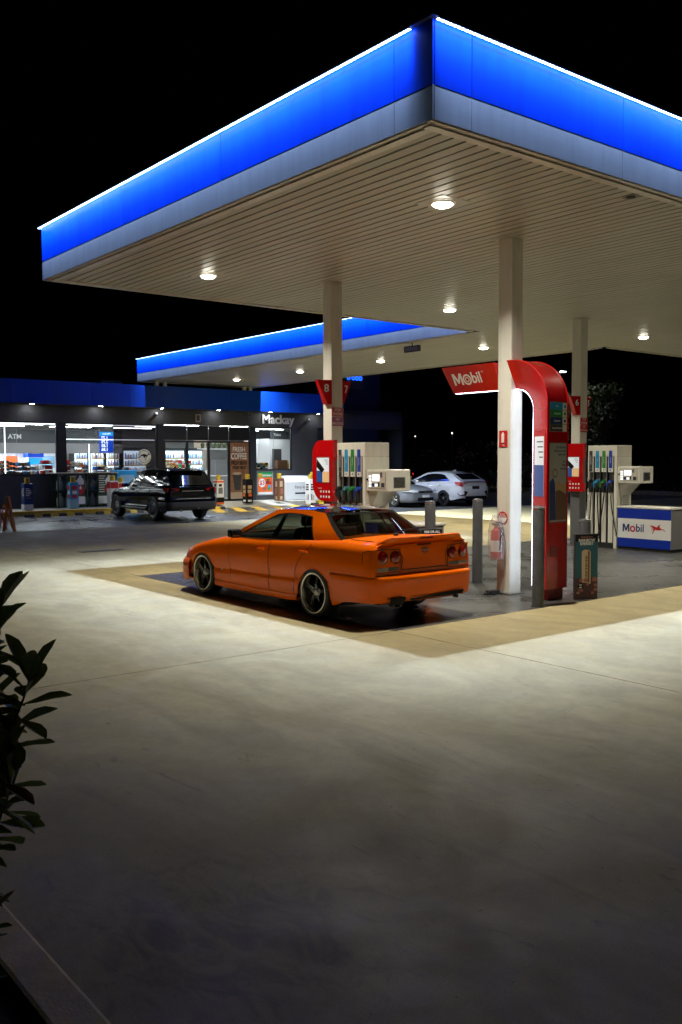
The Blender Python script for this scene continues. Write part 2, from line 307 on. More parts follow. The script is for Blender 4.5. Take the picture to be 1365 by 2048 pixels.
_f = _N.new('ShaderNodeMath'); _f.operation = 'FRACT'; _L.new(_b.outputs[0], _f.inputs[0]); _c = _N.new('ShaderNodeMath'); _c.operation = 'GREATER_THAN'; _c.inputs[1].default_value = .5; _L.new(_f.outputs[0], _c.inputs[0])
_d = _N.new('ShaderNodeMath'); _d.operation = 'MULTIPLY_ADD'; _d.inputs[1].default_value = 26.0; _d.inputs[2].default_value = .9; _L.new(_c.outputs[0], _d.inputs[0]); _L.new(_d.outputs[0], _P.inputs['Emission Strength'])
# ================================================================ ground
def struct(o): o['kind'] = 'structure'; return o
struct(G().box(-400, 400, -300, 500, -.40, -.06).build('ground', M['ground']))
fc = struct(G().box(-16, 37, -14, 25.67, -.055, -.03).build('forecourt', M['joint']))
def slab(x0, x1, y0, y1, m, z=0.0, name='concrete_slab', par=None, gap=.006):
    return G().box(x0+gap, x1-gap, y0+gap, y1-gap, -.03, z).build(name, M[m], par or fc)
xs = [-4.80, .892, 7.5, 14.6, 22.0, 30.0, 37.0]
ys = [-14.0, 1.506, 7.925, 13.4, 18.75]
for i in range(6):
    for j in range(4):
        pad = (1 <= i <= 3 and j == 1)
        slab(xs[i], xs[i+1], ys[j], ys[j+1], 'pad' if pad else 'conc')
slab(-16, -4.80, 1.506, 7.925, 'conc'); slab(-16, -4.80, 7.925, 18.75, 'conc')
bay = struct(G().box(-16, 17.6, 18.756, 25.67, -.03, -.002).build('parking_bay_asphalt', M['bay']))
slab(17.6, 37, 18.75, 25.67, 'ground')
pl = struct(G().build('parking_lines', M['line']) if False else G().box(-3, -2.9, 19, 25.5, .001, .004).box(2.62, 2.72, 19.0, 25.4, .001, .004).box(5.9, 6.0, 19.2, 25.4, .001, .004).box(11.0, 11.1, 19.2, 25.4, .001, .004).build('parking_lines', M['line']))
# hatched no-parking paint in front of the door
hg = G()
for k in range(9):
    x = 11.4+k*.95
    hg.add([(x, 22.9, .003), (x+.42, 22.9, .003), (x+1.6, 25.5, .003), (x+1.18, 25.5, .003)], [(0, 1, 2, 3)])
hg.box(11.3, 20.2, 22.78, 22.9, .0015, .0045)
struct(hg.build('hatched_road_marking', M['yel']))
# footpath and kerbs along the shop
fp = struct(G().box(-16, 10.9, 25.80, 27.66, -.03, .15).box(16.9, 26, 25.80, 27.66, -.03, .15).add(
    [(10.9, 25.67, 0), (16.9, 25.67, 0), (16.9, 26.9, .15), (10.9, 26.9, .15), (10.9, 27.66, .15), (16.9, 27.66, .15)], [(0, 1, 2, 3), (3, 2, 5, 4)]).build('footpath', M['path']))
kx = -16.0
while kx < 25.5:
    x1 = min(kx+2.4, 25.6)
    if not (10.9 < (kx+x1)/2 < 16.9): G().box(kx+.004, x1-.004, 25.64, 25.80, -.03, .152).build('kerb_stone', M['yel'], fp, bevel=.012)
    kx += 2.4
# garden bed in front of the camera side
gb = struct(G().box(-30, -4.97, -14, 1.4, -.05, .10).build('garden_bed', M['soil']))
for k in range(7): G().box(-4.97, -4.80, -14.9+k*2.6+.004, -14.9+(k+1)*2.6-.004, -.05, .15).build('kerb_stone', M['kerbn'], gb, bevel=.018)
# raised garden at the far right
gr = struct(G().box(38.0, 60, 6, 60, -.05, .12).build('garden_bed', M['soil']))
for k in range(12): G().box(37.8, 38.0, 6+k*3+.01, 9+k*3-.01, -.05, .17).build('kerb_stone', M['kerbn'], gr)
struct(G().box(24, 38, 31.0, 60, -.05, .12).build('rear_verge', M['soil']))
# drain grate
dgp = thing('drain_grate', 'long dark steel drain grate set in the concrete left of the orange car', 'drain', (2.2, 12.3, .001))
G().box(-.48, .48, -.14, .14, .0, .003).build('frame', M['blk'], dgp)
for k in range(15): G().box(-.45+k*.062, -.45+k*.062+.02, -.12, .12, .003, .006).build('bar', M['gry'], dgp)

# ================================================================ canopies
ZB, ZM, ZT = 5.029, 5.338, 5.918
LEDSPREAD, LEDPOWER, LEDTILT = 40.0, 12.5, math.radians(2)
DLSPREAD, DLPOWER = 131.0, 150.0
def canopy_edge(par, org, dv, nv, joints, led, ledpart=True, spread=None, power=None, capends=False, ins=0):
    org = Vector(org); dv = Vector(dv); nv = Vector(nv)
    def bx(t0, t1, d0, d1, z0, z1, name, m, bevel=0):
        g = G()
        a = org+dv*t0+nv*d0; b = org+dv*t1+nv*d1
        g.box(a.x, b.x, a.y, b.y, z0, z1)
        return g.build(name, m, par, world=True, bevel=bevel)
    for k_, (a, b) in enumerate(zip(joints[:-1], joints[1:])):
        ta = a+(.089 if ins and k_ == 0 else .003); tb = b-(.089 if ins and k_ == len(joints)-2 else .003)
        if not ins and k_ == 0: a = a+.022
        bx(a+.004, b-.004, -.022, 0, ZM, ZT-.001, 'fascia_panel', M['blue'])
        bx(a+.004, b-.004, -.024, -.001, ZB, ZM-.001, 'fascia_band', M['grey'])
        bx(ta, tb, -.085, -.026, ZB-.010, ZB+.010, 'edge_trim', M['trim'])
    t0, t1 = joints[0], joints[-1]
    bx(t0-(.052 if capends else 0), t1+(.052 if capends else 0), -.30 if capends else -.299, .052, ZT+(0 if capends else .002), ZT+.03, 'roof_cap', M['capm'])
    bx(t0+(.196 if ins else .06), t1-(.196 if ins else .06), -.19, -.092, ZB-.026, ZB+.004, 'soffit_trim', M['trim'])
    if ledpart:
        for a, b in led:
            p = [org+dv*a+nv*.012+Vector((0, 0, ZT-.011)), org+dv*b+nv*.012+Vector((0, 0, ZT-.011)), org+dv*b+nv*.050+Vector((0, 0, ZT-.012)), org+dv*a+nv*.050+Vector((0, 0, ZT-.012))]
            G().quad(*[q+Vector((0, 0, .003)) for q in p]).build('led_backing', M['capm'], par, world=True, fix=False)
            G().quad(*p).build('led_strip', M['led'], par, world=True, fix=False)
            # spill from the strip across the panel face
            wd = bpy.data.lights.new('led_spill', 'AREA'); wd.shape = 'RECTANGLE'; wd.size = b-a; wd.size_y = .02; wd.spread = math.radians(170); wd.energy = 3.2*(b-a); wd.color = (.40, .62, 1.0)
            wo = bpy.data.objects.new('led_spill', wd); COL.objects.link(wo); wo.parent = par; wo.location = org+dv*((a+b)/2)+nv*.046+Vector((0, 0, ZT-.022))-par.location
            az = -(Vector((0, 0, -1))*.62-nv*.78); wo.rotation_euler = Matrix((dv, az.cross(dv), az)).transposed().to_euler()
            # weaker wide fringe of the beam
            fd = bpy.data.lights.new('led_fringe', 'AREA'); fd.shape = 'RECTANGLE'; fd.size = b-a; fd.size_y = .010; fd.spread = math.radians(80); fd.energy = 8.0*(b-a); fd.color = (.62, .78, 1.0)
            fo = bpy.data.objects.new('led_fringe', fd); COL.objects.link(fo); fo.parent = par; fo.location = org+dv*((a+b)/2)+nv*.037+Vector((0, 0, ZT-.028))-par.location; fo.rotation_euler = (0, 0, math.atan2(dv.y, dv.x))
            # the strip's lensed downward beam
            ld = bpy.data.lights.new('led_beam', 'AREA'); ld.shape = 'RECTANGLE'; ld.size = b-a; ld.size_y = .010; ld.spread = math.radians(spread or LEDSPREAD); ld.energy = (power or LEDPOWER)*(b-a); ld.color = (.42, .57, 1.0) if not spread else (.75, .87, 1.0)
            lo_ = bpy.data.objects.new('led_beam', ld); COL.objects.link(lo_); lo_.parent = par; c_ = org+dv*((a+b)/2)+nv*.036+Vector((0, 0, ZT-.030)); lo_.location = c_-par.location
            az = -(Vector((0, 0, -1))*math.cos(LEDTILT)+nv*math.sin(LEDTILT)); ay = az.cross(dv)
            lo_.rotation_euler = Matrix((dv, ay, az)).transposed().to_euler()
LC, XC = 9.574, 22.2
can = thing('petrol_canopy', 'large flat canopy over the pumps with blue and silver lit fascia', 'canopy', (XC/2, LC/2, ZB))
canopy_edge(can, (0, 0, 0), (0, 1, 0), (-1, 0, 0), [0, .525, 3.68, 6.38, 9.06, LC], [(.27, 3.675), (3.685, LC+.06)], True, None, None, True, 1)
canopy_edge(can, (0, 0, 0), (1, 0, 0), (0, -1, 0), [0, .512, 2.918, 5.32, 7.73, 10.1, 12.5, 14.9, 17.3, 19.7, XC], [(0.02, 1.83), (1.85, 8.0), (8.02, 15), (15.02, XC)])
canopy_edge(can, (0, LC, 0), (1, 0, 0), (0, 1, 0), [0, .5, 2.9, 5.3, 7.7, 10.58], [(0, 10.5)])
canopy_edge(can, (16.06, LC, 0), (1, 0, 0), (0, 1, 0), [0, 2.4, 4.8, XC-16.06], [(.3, XC-16.06)])
canopy_edge(can, (XC, 0, 0), (0, 1, 0), (1, 0, 0), [0, 2.4, 4.8, 7.2, LC], [(0, LC)], ins=1)
G().box(.03, XC-.03, .03, LC-.03, ZB+.06, ZT-.02).build('roof_deck', M['soffgap'], can, world=True)
def slats(par, x0, x1, y0, y1, step=.167):
    me = None; x = x0
    while x < x1-.02:
        w = min(step, x1-x)
        if me is None or w < step:
            o = G().box(-step/2+.004, -step/2+w-.026, y0, y1, 0, .014).add([(-step/2+w-.026, y0, .0), (-step/2+w-.026, y1, .0), (-step/2+w-.012, y1, .030), (-step/2+w-.012, y0, .030), (-step/2+w+.004, y1, .030), (-step/2+w+.004, y0, .030)], [(0, 1, 2, 3), (3, 2, 4, 5)]).build('soffit_slat', M['soffit'], par)
            if me is None: me = o.data
        else:
            o = bpy.data.objects.new('soffit_slat', me); COL.objects.link(o); o.parent = par
        o.location = (x+step/2-par.location.x, 0-par.location.y, ZB+rnd.uniform(-.0012, .0012)-par.location.z)
        x += step
slats(can, .19, XC-.19, .19, LC-.19)
c2 = thing('link_canopy', 'narrow second canopy with lit blue fascia reaching back to the shop roof', 'canopy', (13.33, 18.5, ZB))
Y2 = 27.6
canopy_edge(c2, (10.60, LC+.02, 0), (0, 1, 0), (-1, 0, 0), [0.08, .6, 3.9, 7.2, 10.6, 14.4, 17.98], [(.05, 18.0)], ins=1)
canopy_edge(c2, (16.06, LC+.02, 0), (0, 1, 0), (1, 0, 0), [0.08, .6, 3.9, 7.2, 10.6, 14.4, 17.98], [(.05, 18.0)], True, 115.0, 80.0, ins=1)
canopy_edge(c2, (10.60, Y2, 0), (1, 0, 0), (0, 1, 0), [0, 1.8, 3.6, 5.46], [], False)
G().box(10.63, 16.03, LC+.03, Y2-.03, ZB+.06, ZT-.02).build('roof_deck', M['soffgap'], c2, world=True)
slats(c2, 10.79, 15.87, LC-.17, Y2-.19)
for x, y in ((11.2, 27.1), (11.55, 27.1), (15.3, 27.1), (15.6, 27.1)):
    G().box(x-.07, x+.07, y-.07, y+.07, 4.6, ZB+.03).build('support_stub', M['colm'], c2, world=True)

# downlights recessed into the soffits
def downlight(x, y, label):
    t = thing('canopy_downlight', label, 'downlight', (x, y, ZB), group='canopy downlights')
    G().box(-.24, .24, -.24, .24, -.006, .004).build('mounting_plate', M['soffit'], t, bevel=.003)
    G().lathe([(.118, -.026), (.140, -.028), (.150, -.020), (.152, -.0065)], (0, 0, 0), 'z', 24).build('housing', M['white'], t, smooth=True)
    G().lathe([(.001, -.030), (.05, -.027), (.09, -.018), (.112, -.004), (.118, .008)], (0, 0, -.034), 'z', 20).build('lens', M['lampd'], t)
    ld = bpy.data.lights.new('lamp_beam', 'AREA'); ld.shape = 'DISK'; ld.size = .22; ld.spread = math.radians(DLSPREAD); ld.energy = DLPOWER; ld.color = WARM
    lo_ = bpy.data.objects.new('lamp_beam', ld); COL.objects.link(lo_); lo_.parent = t; lo_.location = (0, 0, -.067)
DL = [(2.02, 1.90, 'bright square downlight in the soffit nearest the front canopy corner'), (2.02, 7.44, 'bright downlight in the soffit left of the left column'),
      (7.76, 7.46, 'bright downlight in the soffit between the left and middle columns, above the small red sign'), (14.76, 7.50, 'bright downlight in the soffit at far right beyond the rightmost column'),
      (7.76, 1.90, 'downlight in the front row of the soffit off to the right'), (14.76, 1.90, 'second downlight in the front row of the soffit far to the right'),
      (13.17, 11.5, 'link canopy downlight nearest the red blade sign'), (13.17, 15.84, 'link canopy downlight second nearest, just right of the left column'), (13.17, 20.15, 'link canopy downlight third nearest, left of the left column'), (13.17, 24.3, 'link canopy downlight furthest back, closest to the shop')]
for x, y, l in DL: downlight(x, y, l)
sp_ = thing('soffit_speaker', 'small dark round speaker in the soffit near the right canopy edge', 'speaker', (3.60, .353, ZB))
G().lathe([(.001, 0), (.055, 0), (.06, .01)], (0, 0, -.012), 'z', 18).build('grille', M['blk'], sp_)
G().lathe([(.06, 0), (.10, 0), (.10, .012)], (0, 0, -.006), 'z', 18).build('rim', M['gry'], sp_)
ca = thing('ceiling_camera', 'small boxy grey sign hanging under the link canopy beside the left column', 'sign', (10.85, 11.9, ZB-.1))
G().box(-.04, .04, -.28, .28, -.16, .0).build('housing', M['dgry'], ca)
G().box(-.045, -.041, -.24, .24, -.13, -.03).build('panel', M['gry'], ca)
G().cyl((0, 0, 0), (0, 0, .1), .015, n=8).build('rod', M['dgry'], ca)

# ================================================================ columns
def column(x, y, label, grey_to=None):
    t = thing('canopy_column', label, 'column', (x+.125, y+.125, 0), group='canopy columns')
    if grey_to:
        G().box(-.125, .125, -.125, .125, grey_to, ZB+.01).build('shaft', M['colm'], t, bevel=.018)
        G().box(-.126, .126, -.126, .126, 0, grey_to-.001).build('grey_base_sleeve', M['colg'], t, bevel=.018)
    else:
        G().box(-.125, .125, -.125, .125, 0, ZB+.01).build('shaft', M['colm'], t, bevel=.018)
    G().box(-.20, .20, -.20, .20, ZB-.004, ZB+.012).build('soffit_collar', M['soffit'], t)
    G().box(-.17, .17, -.17, .17, .0, .006).build('base_plate', M['dgry'], t)
    return t
colB = column(3.99, 2.517, 'cream square column with red fire extinguisher sign, behind the orange car boot')
colA = column(3.99, 6.61, 'cream column with grey lower half beside pump eight', 2.03)
colC = column(11.01, 6.603, 'cream column with grey lower half beside pump six', 2.07)
column(11.01, 2.517, 'plain cream column at the far right of the canopy')
# number flags on the columns
def flag(x, y, z, num, label, face):
    t = thing('pump_number_flag', label, 'sign', (x, y, z))
    s = face
    # wedge shield on the -x / +x side of the column, tapered downwards, text facing -y
    f = lambda d, e: [(0, .41), (s*.27, .41), (s*.20, .15), (s*.115, 0), (0, 0)]
    G().add([(0, -.11, .42), (s*.27, -.04, .42), (s*.07, -.06, 0), (0, -.11, 0.0), (0, .11, .42), (s*.27, .04, .42), (s*.07, .06, 0), (0, .10, 0)],
            [(0, 1, 2, 3), (4, 7, 6, 5), (0, 4, 5, 1), (3, 2, 6, 7), (1, 5, 6, 2), (0, 3, 7, 4)]).build('shield', M['red'], t, bevel=.006)
    n = Vector((s*.34, .08, 0)).normalized() if s > 0 else Vector((-s*.34, -.08, 0)).normalized()
    R = Vector((.27, s*.07, 0)).normalized()
    text('number', num, .135, M['wht'], t, (s*.105, -.11+.07*(.105/.27)-.007, .27), R, (0, 0, 1), off=.003, world=False)
    return t
flag(3.985, 6.70, 2.90, '8', 'red wedge flag with white number eight on the left column', -1)
flag(4.245, 6.74, 2.90, '7', 'red wedge flag with white number seven on the far side of the left column', 1)
flag(11.005, 6.70, 2.90, '6', 'red wedge flag with white number six on the right column', -1)
flag(11.265, 6.74, 2.90, '5', 'small red wedge flag half hidden behind the right column', 1)
def plate(name, label, org, R, w, h, base, rows, parentless=True, cat='sign'):
    t = thing(name, label, cat, org)
    R = Vector(R).normalized(); N = R.cross(Vector((0, 0, 1)))
    g = G()
    a = [R*(-w/2)+Vector((0, 0, -h/2)), R*(w/2)+Vector((0, 0, -h/2)), R*(w/2)+Vector((0, 0, h/2)), R*(-w/2)+Vector((0, 0, h/2))]
    g.add([p for p in a]+[p+N*.006 for p in a], [(3, 2, 1, 0), (4, 5, 6, 7), (0, 1, 5, 4), (1, 2, 6, 5), (2, 3, 7, 6), (3, 0, 4, 7)])
    g.build('plate', base, t)
    for s, hh, dz, m in rows:
        text('lettering', s, hh, m, t, N*.0075+Vector((0, 0, dz)), R, (0, 0, 1), ext=.0008, off=.0006, world=False, sx=.85)
    return t
mpk = mat('faded_pink_sign', (.42, .10, .12), .5); mvi = mat('violet_sign', (.36, .12, .26), .5)
for (cx, cyy, who, a_, b_) in ((4.118, 6.606, 'left', mpk, mvi), (11.138, 6.599, 'right', M['redm'], M['redm'])):
    plate('stop_engine_sign', 'red stop engine plate on the %s column, above the no smoking plate' % who, (cx, cyy, 2.765), (1, 0, 0), .26, .155, a_, [('STOP', .05, .038, M['wht']), ('ENGINE', .05, -.035, M['wht'])])
    plate('no_smoking_sign', 'no smoking plate on the %s column, below the stop engine plate' % who, (cx, cyy, 2.60), (1, 0, 0), .26, .155, b_, [('NO', .05, .038, M['wht']), ('SMOKING', .047, -.035, M['wht'])])
# fire extinguisher, its signs
fs = plate('fire_extinguisher_sign', 'small red sign with white extinguisher picture on the middle column', (3.984, 2.645, 2.22), (0, -1, 0), .15, .23, M['redm'], [('FIRE', .022, -.088, M['wht'])])
G().cyl((-.008, 0, -.055), (-.008, 0, .07), .022, n=10).cyl((-.008, 0, .07), (-.008, 0, .092), .010, n=8).build('pictogram', M['wht'], fs)
rs = thing('extinguisher_type_sign', 'round red and white disc sign above the bagged extinguisher', 'sign', (3.983, 2.645, 1.10))
G().cyl((-.001, 0, 0), (-.005, 0, 0), .088, n=28).build('disc', M['redm'], rs)
G().add([(-.0065, .08*math.cos(a), .08*math.sin(a)) for a in np.linspace(math.pi, 2*math.pi, 16)], [tuple(range(16))]).build('white_panel', M['wht'], rs)
text('lettering', 'A:B(E)', .026, M['wht'], rs, (-.0068, 0, .045), (0, -1, 0), (0, 0, 1), world=False)
text('lettering', 'POWDER', .024, M['wht'], rs, (-.0068, 0, .015), (0, -1, 0), (0, 0, 1), world=False)
fe = thing('fire_extinguisher', 'red fire extinguisher in a clear plastic bag hung on the middle column', 'extinguisher', (3.86, 2.66, .52))
G().lathe([(.001, 0), (.068, 0), (.075, .02), (.075, .34), (.06, .40), (.025, .43), (.022, .47), (.001, .47)], (0, 0, 0), 'z', 20).build('cylinder', M['redm'], fe, smooth=True)
G().lathe([(.0762, .10), (.0762, .26)], (0, 0, 0), 'z', 20).build('label_band', M['wht'], fe, smooth=True)
G().box(-.015, .015, -.05, .06, .47, .50).box(-.012, .012, -.09, .0, .505, .525).build('valve_handle', M['blkp'], fe)
G().tube([(0, -.05, .48), (-.02, -.10, .42), (-.03, -.105, .25), (-.02, -.09, .12)], .010, 8).build('hose', M['blk'], fe)
G().box(.05, .125, -.03, .03, .30, .44).build('wall_bracket', M['dgry'], fe)
bagm = glass('clear_plastic_bag', (.92, .90, .90), .8)
_N = bagm.node_tree.nodes; _L = bagm.node_tree.links; _o = [n for n in _N if n.type == 'OUTPUT_MATERIAL'][0]; _s = _o.inputs[0].links[0].from_socket; _d = _N.new('ShaderNodeBsdfDiffuse'); _d.inputs[0].default_value = (.7, .62, .62, 1); _m = _N.new('ShaderNodeMixShader'); _m.inputs[0].default_value = .22
_L.new(_s, _m.inputs[1]); _L.new(_d.outputs[0], _m.inputs[2]); _L.new(_m.outputs[0], _o.inputs[0])
rows = []
for k, (z, r) in enumerate([(-.03, .06), (.0, .10), (.2, .102), (.40, .10), (.50, .085), (.58, .05), (.62, .055)]):
    rows.append([(r*1.05*math.cos(a)*(1+.07*math.sin(5*a+k)), r*1.15*math.sin(a)*(1+.07*math.cos(4*a+k*2)), z) for a in np.linspace(0, 2*math.pi, 25)[:-1]])
G().grid(rows, True).build('plastic_bag', bagm, fe, smooth=True)
dk = thing('rubber_wedge', 'small black rubber block at the foot of the middle column', 'block', (3.87, 2.72, 0))
G().box(-.11, .09, -.05, .05, 0, .06).box(-.16, -.11, -.04, .04, 0, .03).build('block', M['blk'], dk, bevel=.01)

# ================================================================ red totem arch + blade sign
TX = 4.115
tot = thing('totem_arch', 'tall red curved totem with glowing white inner edge beside the middle column', 'totem', (TX, 1.9, 0))
outer = [(1.796, z) for z in np.linspace(.16, 2.68, 14)]+[(2.416-.62*math.cos(a), 2.68+.62*math.sin(a)) for a in np.linspace(0, math.pi/2, 15)[1:]]+[(2.512, 3.30)]
inner = [(2.202, z) for z in np.linspace(.16, 2.62, 14)]+[(2.502-.30*math.cos(a), 2.62+.30*math.sin(a)) for a in np.linspace(0, math.pi/2, 15)[1:]]+[(2.512, 2.92)]
ow, iw = .222, .020
lo = [(TX-ow, y, z) for y, z in outer]; ro = [(TX+ow, y, z) for y, z in outer]; li = [(TX-iw, y, z) for y, z in inner]; ri = [(TX+iw, y, z) for y, z in inner]
g = G().grid([lo, ro]).grid([ro, ri]).grid([ri, li]).grid([li, lo])
g.quad(lo[0], li[0], ri[0], ro[0]).quad(lo[-1], ro[-1], ri[-1], li[-1])
g.build('shell', M['red'], tot, smooth=True, world=True, ang=30)
# raised edge bead along the outer left and right corners
for sgn, nm in ((-1, 'edge_bead'), (1, 'edge_bead')):
    G().tube([(TX+sgn*(ow-.004), y, z) for y, z in outer], .011, 8).build(nm, M['red'], tot, smooth=True, world=True)
G().box(TX-.12, TX+.20, 1.83, 2.02, 0, .155).build('plinth', M['redd'], tot, world=True, bevel=.01)
G().grid([[(TX-.017, y+.0045, z) if z < 2.62 else (TX-.017, y+.003, z-.004) for y, z in inner], [(TX+.017, y+.0045, z) if z < 2.62 else (TX+.017, y+.003, z-.004) for y, z in inner]]).build('led_edge', M['ledw'], tot, world=True, fix=False)
# slanted side face helpers: s from 0 (outer edge) to 1 (inner edge)
def side(sg, s, z, off=.003):
    p = Vector((TX+sg*(ow+(iw-ow)*s), 1.796+(2.202-1.796)*s, z)); n = Vector((sg*(2.202-1.796), (ow-iw), 0)).normalized()
    return p+n*off
def sidepanel(sg, s0, s1, z0, z1, name, m, par, off=.003):
    return G().quad(side(sg, s0, z0, off), side(sg, s1, z0, off), side(sg, s1, z1, off), side(sg, s0, z1, off)).build(name, m, par, world=True, fix=False)
sidepanel(-1, .10, .92, 1.30, 2.32, 'service_door', M['redm'], tot, .004)
sd = sidepanel(-1, .18, .84, 1.42, 2.24, 'side_poster', M['poster'], tot, .007)
sidepanel(-1, .18, .84, 1.42, 1.85, 'side_poster_picture', M['post2'], tot, .009)
for k in range(4): sidepanel(-1, .22, .22+.5*(.9-.12*k), 2.16-k*.07, 2.175-k*.07, 'side_poster_line', M['dgry'], tot, .010)
sidepanel(-1, .10, .92, .55, 1.22, 'lower_door', M['redm'], tot, .004)
sidepanel(-1, .02, .98, 2.615, 2.620, 'panel_seam', M['redd'], tot, .002)
# front: price rows
fy = 1.796
def fr(x0, x1, z0, z1, d, name, m, par=tot): return G().box(TX+x0, TX+x1, fy-d, fy-.0015, z0, z1).build(name, m, par, world=True)
fr(-.175, .185, 2.30, 2.70, .010, 'price_board_frame', M['gry'])
for k, (m_, s_) in enumerate((('skyb', 'E10'), ('grn', 'Unleaded'), ('navy', 'Supreme'), ('dgry', 'Special Diesel'))):
    z1 = 2.69-k*.098
    fr(-.165, .085, z1-.092, z1, .014, 'price_row', M[m_])
    text('lettering', s_, .026, M['wht'], tot, (TX-.03, fy-.0155, z1-.046), (1, 0, 0), (0, 0, 1), ext=.0006, off=.0008)
    fr(.092, .178, z1-.092, z1, .014, 'price_tab', M['wht'])
    if k < 3: G().cyl((TX+.135, fy-.0145, z1-.046), (TX+.135, fy-.0165, z1-.046), .022, n=14).build('fuel_dot', M[m_], tot, world=True)
mposter = mat('front_poster_grey', (.40, .42, .44), .35, var=.1)
fr(-.185, .195, 1.06, 2.16, .008, 'poster_frame', M['redd'])
fr(-.172, .182, 1.08, 2.145, .012, 'poster_sheet', mposter)
for k, (s_, hh) in enumerate((('Go further', .038), ('with our best', .038), ('fuel ever', .038), ('', 0), ('from', .026), ('Mobil', .032), ('Synergy', .032))):
    if s_: text('lettering', s_, hh, M['blkp'], tot, (TX+.172, fy-.0135, 2.09-k*.048), (1, 0, 0), (0, 0, 1), ext=.0006, ax='RIGHT', sx=.9)
# printed picture: dark trousered figure, pale tank, red nozzle
G().add([(TX+a, fy-.0128, b) for a, b in ((-.170, 1.10), (-.03, 1.10), (-.05, 1.45), (-.06, 1.60), (-.10, 1.68), (-.170, 1.62))], [tuple(range(6))]).build('poster_figure', M['navy'], tot, world=True)
G().add([(TX+a, fy-.0128, b) for a, b in ((-.045, 1.58), (.02, 1.64), (.08, 1.58), (.180, 1.62), (.180, 1.46), (.04, 1.52), (-.03, 1.50))], [tuple(range(7))]).build('poster_hand', M['tan'], tot, world=True)
G().add([(TX+a, fy-.0128, b) for a, b in ((-.03, 1.10), (.180, 1.10), (.180, 1.45), (.04, 1.515), (-.045, 1.49))], [tuple(range(5))]).build('poster_tank', M['brown'], tot, world=True)
G().add([(TX-.06+.055*math.cos(a)*q, fy-.0134, 1.74+.06*math.sin(a)*q) for q in (1, .78) for a in np.linspace(0, 2*math.pi, 21)[:-1]], [(i, (i+1) % 20, 20+(i+1) % 20, 20+i) for i in range(20)]).build('poster_nozzle_loop', M['redd'], tot, world=True)
fr(-.13, .02, .60, .74, .006, 'access_hatch', M['redd'])
# blade sign beyond the column (same tapered beam)
bl = thing('blade_sign', 'red tapered overhead sign with white lettering and lit lower edge, left of the middle column', 'sign', (TX, 3.3, 2.92))
y0, y1 = 2.769, 3.80
A0, A1 = [(TX-ow, y, 3.30) for y in (y0, y1)], [(TX+ow, y, 3.30) for y in (y0, y1)]
B0, B1 = [(TX-iw, y0, 2.92), (TX-iw, y1-.06, 2.92)], [(TX+iw, y0, 2.92), (TX+iw, y1-.06, 2.92)]
G().quad(A0[0], A0[1], A1[1], A1[0]).quad(A0[0], B0[0], B0[1], A0[1]).quad(A1[0], A1[1], B1[1], B1[0]).quad(B0[0], B1[0], B1[1], B0[1]).quad(A0[0], A1[0], B1[0], B0[0]).quad(A0[1], B0[1], B1[1], A1[1]).build('shell', M['red'], bl, world=True, bevel=.008)
G().quad((TX-.018, y0+.02, 2.9165), (TX+.018, y0+.02, 2.9165), (TX+.018, y1-.09, 2.9165), (TX-.018, y1-.09, 2.9165)).build('led_edge', M['ledw'], bl, world=True, fix=False)
U = Vector((TX-ow, 0, 3.30))-Vector((TX-iw, 0, 2.92)); U.normalize(); NN = Vector((0, -1, 0)).cross(U)
mid = Vector((TX-(ow+iw)/2, 3.30, 3.12))+NN*.004
letter_m(M['wht'], bl, mid+Vector((0, .25, 0))+NN*.001, (0, -1, 0), U, .185, .19, True)
text('lettering', 'bil', .175, M['wht'], bl, mid+Vector((0, -.125, 0)), (0, -1, 0), U, off=.005, sx=.9)
oc = mid+Vector((0, .064, 0))-U*.014
for r0, r1 in ((.085, .058), (.040, .026)):
    rr = [oc+Vector((0, -1, 0))*(r*math.cos(a))+U*(r*math.sin(a))+NN*.001 for r in (r0, r1) for a in np.linspace(0, 2*math.pi, 33)[:-1]]
    G().add(rr, [(i, (i+1) % 32, 32+(i+1) % 32, 32+i) for i in range(32)]).build('letter_ring', M['wht'], bl, world=True)
text('lettering', 'TM', .024, M['wht'], bl, mid+Vector((0, -.265, 0))+U*.085, (0, -1, 0), U)

# ================================================================ bollards and boards
def bollard(x, y, h, label):
    t = thing('steel_bollard', label, 'bollard', (x, y, 0), group='grey steel bollards')
    G().lathe([(.080, 0), (.080, h-.012), (.076, h-.004), (.066, h+.004), (.03, h+.010), (.001, h+.011)], (0, 0, 0), 'z', 28).build('post', M['bol'], t, smooth=True)
    G().lathe([(.081, h-.03), (.0815, h-.028), (.0815, h-.016), (.081, h-.014)], (0, 0, 0), 'z', 28).build('cap_ring', M['steel'], t, smooth=True)
    G().lathe([(.081, 0), (.10, 0.001), (.10, .006), (.081, .008)], (0, 0, 0), 'z', 28).build('base_ring', M['dgry'], t)
bollard(3.585, 3.716, 1.305, 'grey steel bollard directly behind the orange car boot')
bollard(4.62, 3.724, 1.305, 'grey steel bollard between the orange car and the middle column')
bollard(3.495, 1.60, 1.305, 'grey steel bollard standing in front of the red totem')
bollard(4.64, 1.72, 1.09, 'shorter grey bollard behind the drink advert board')
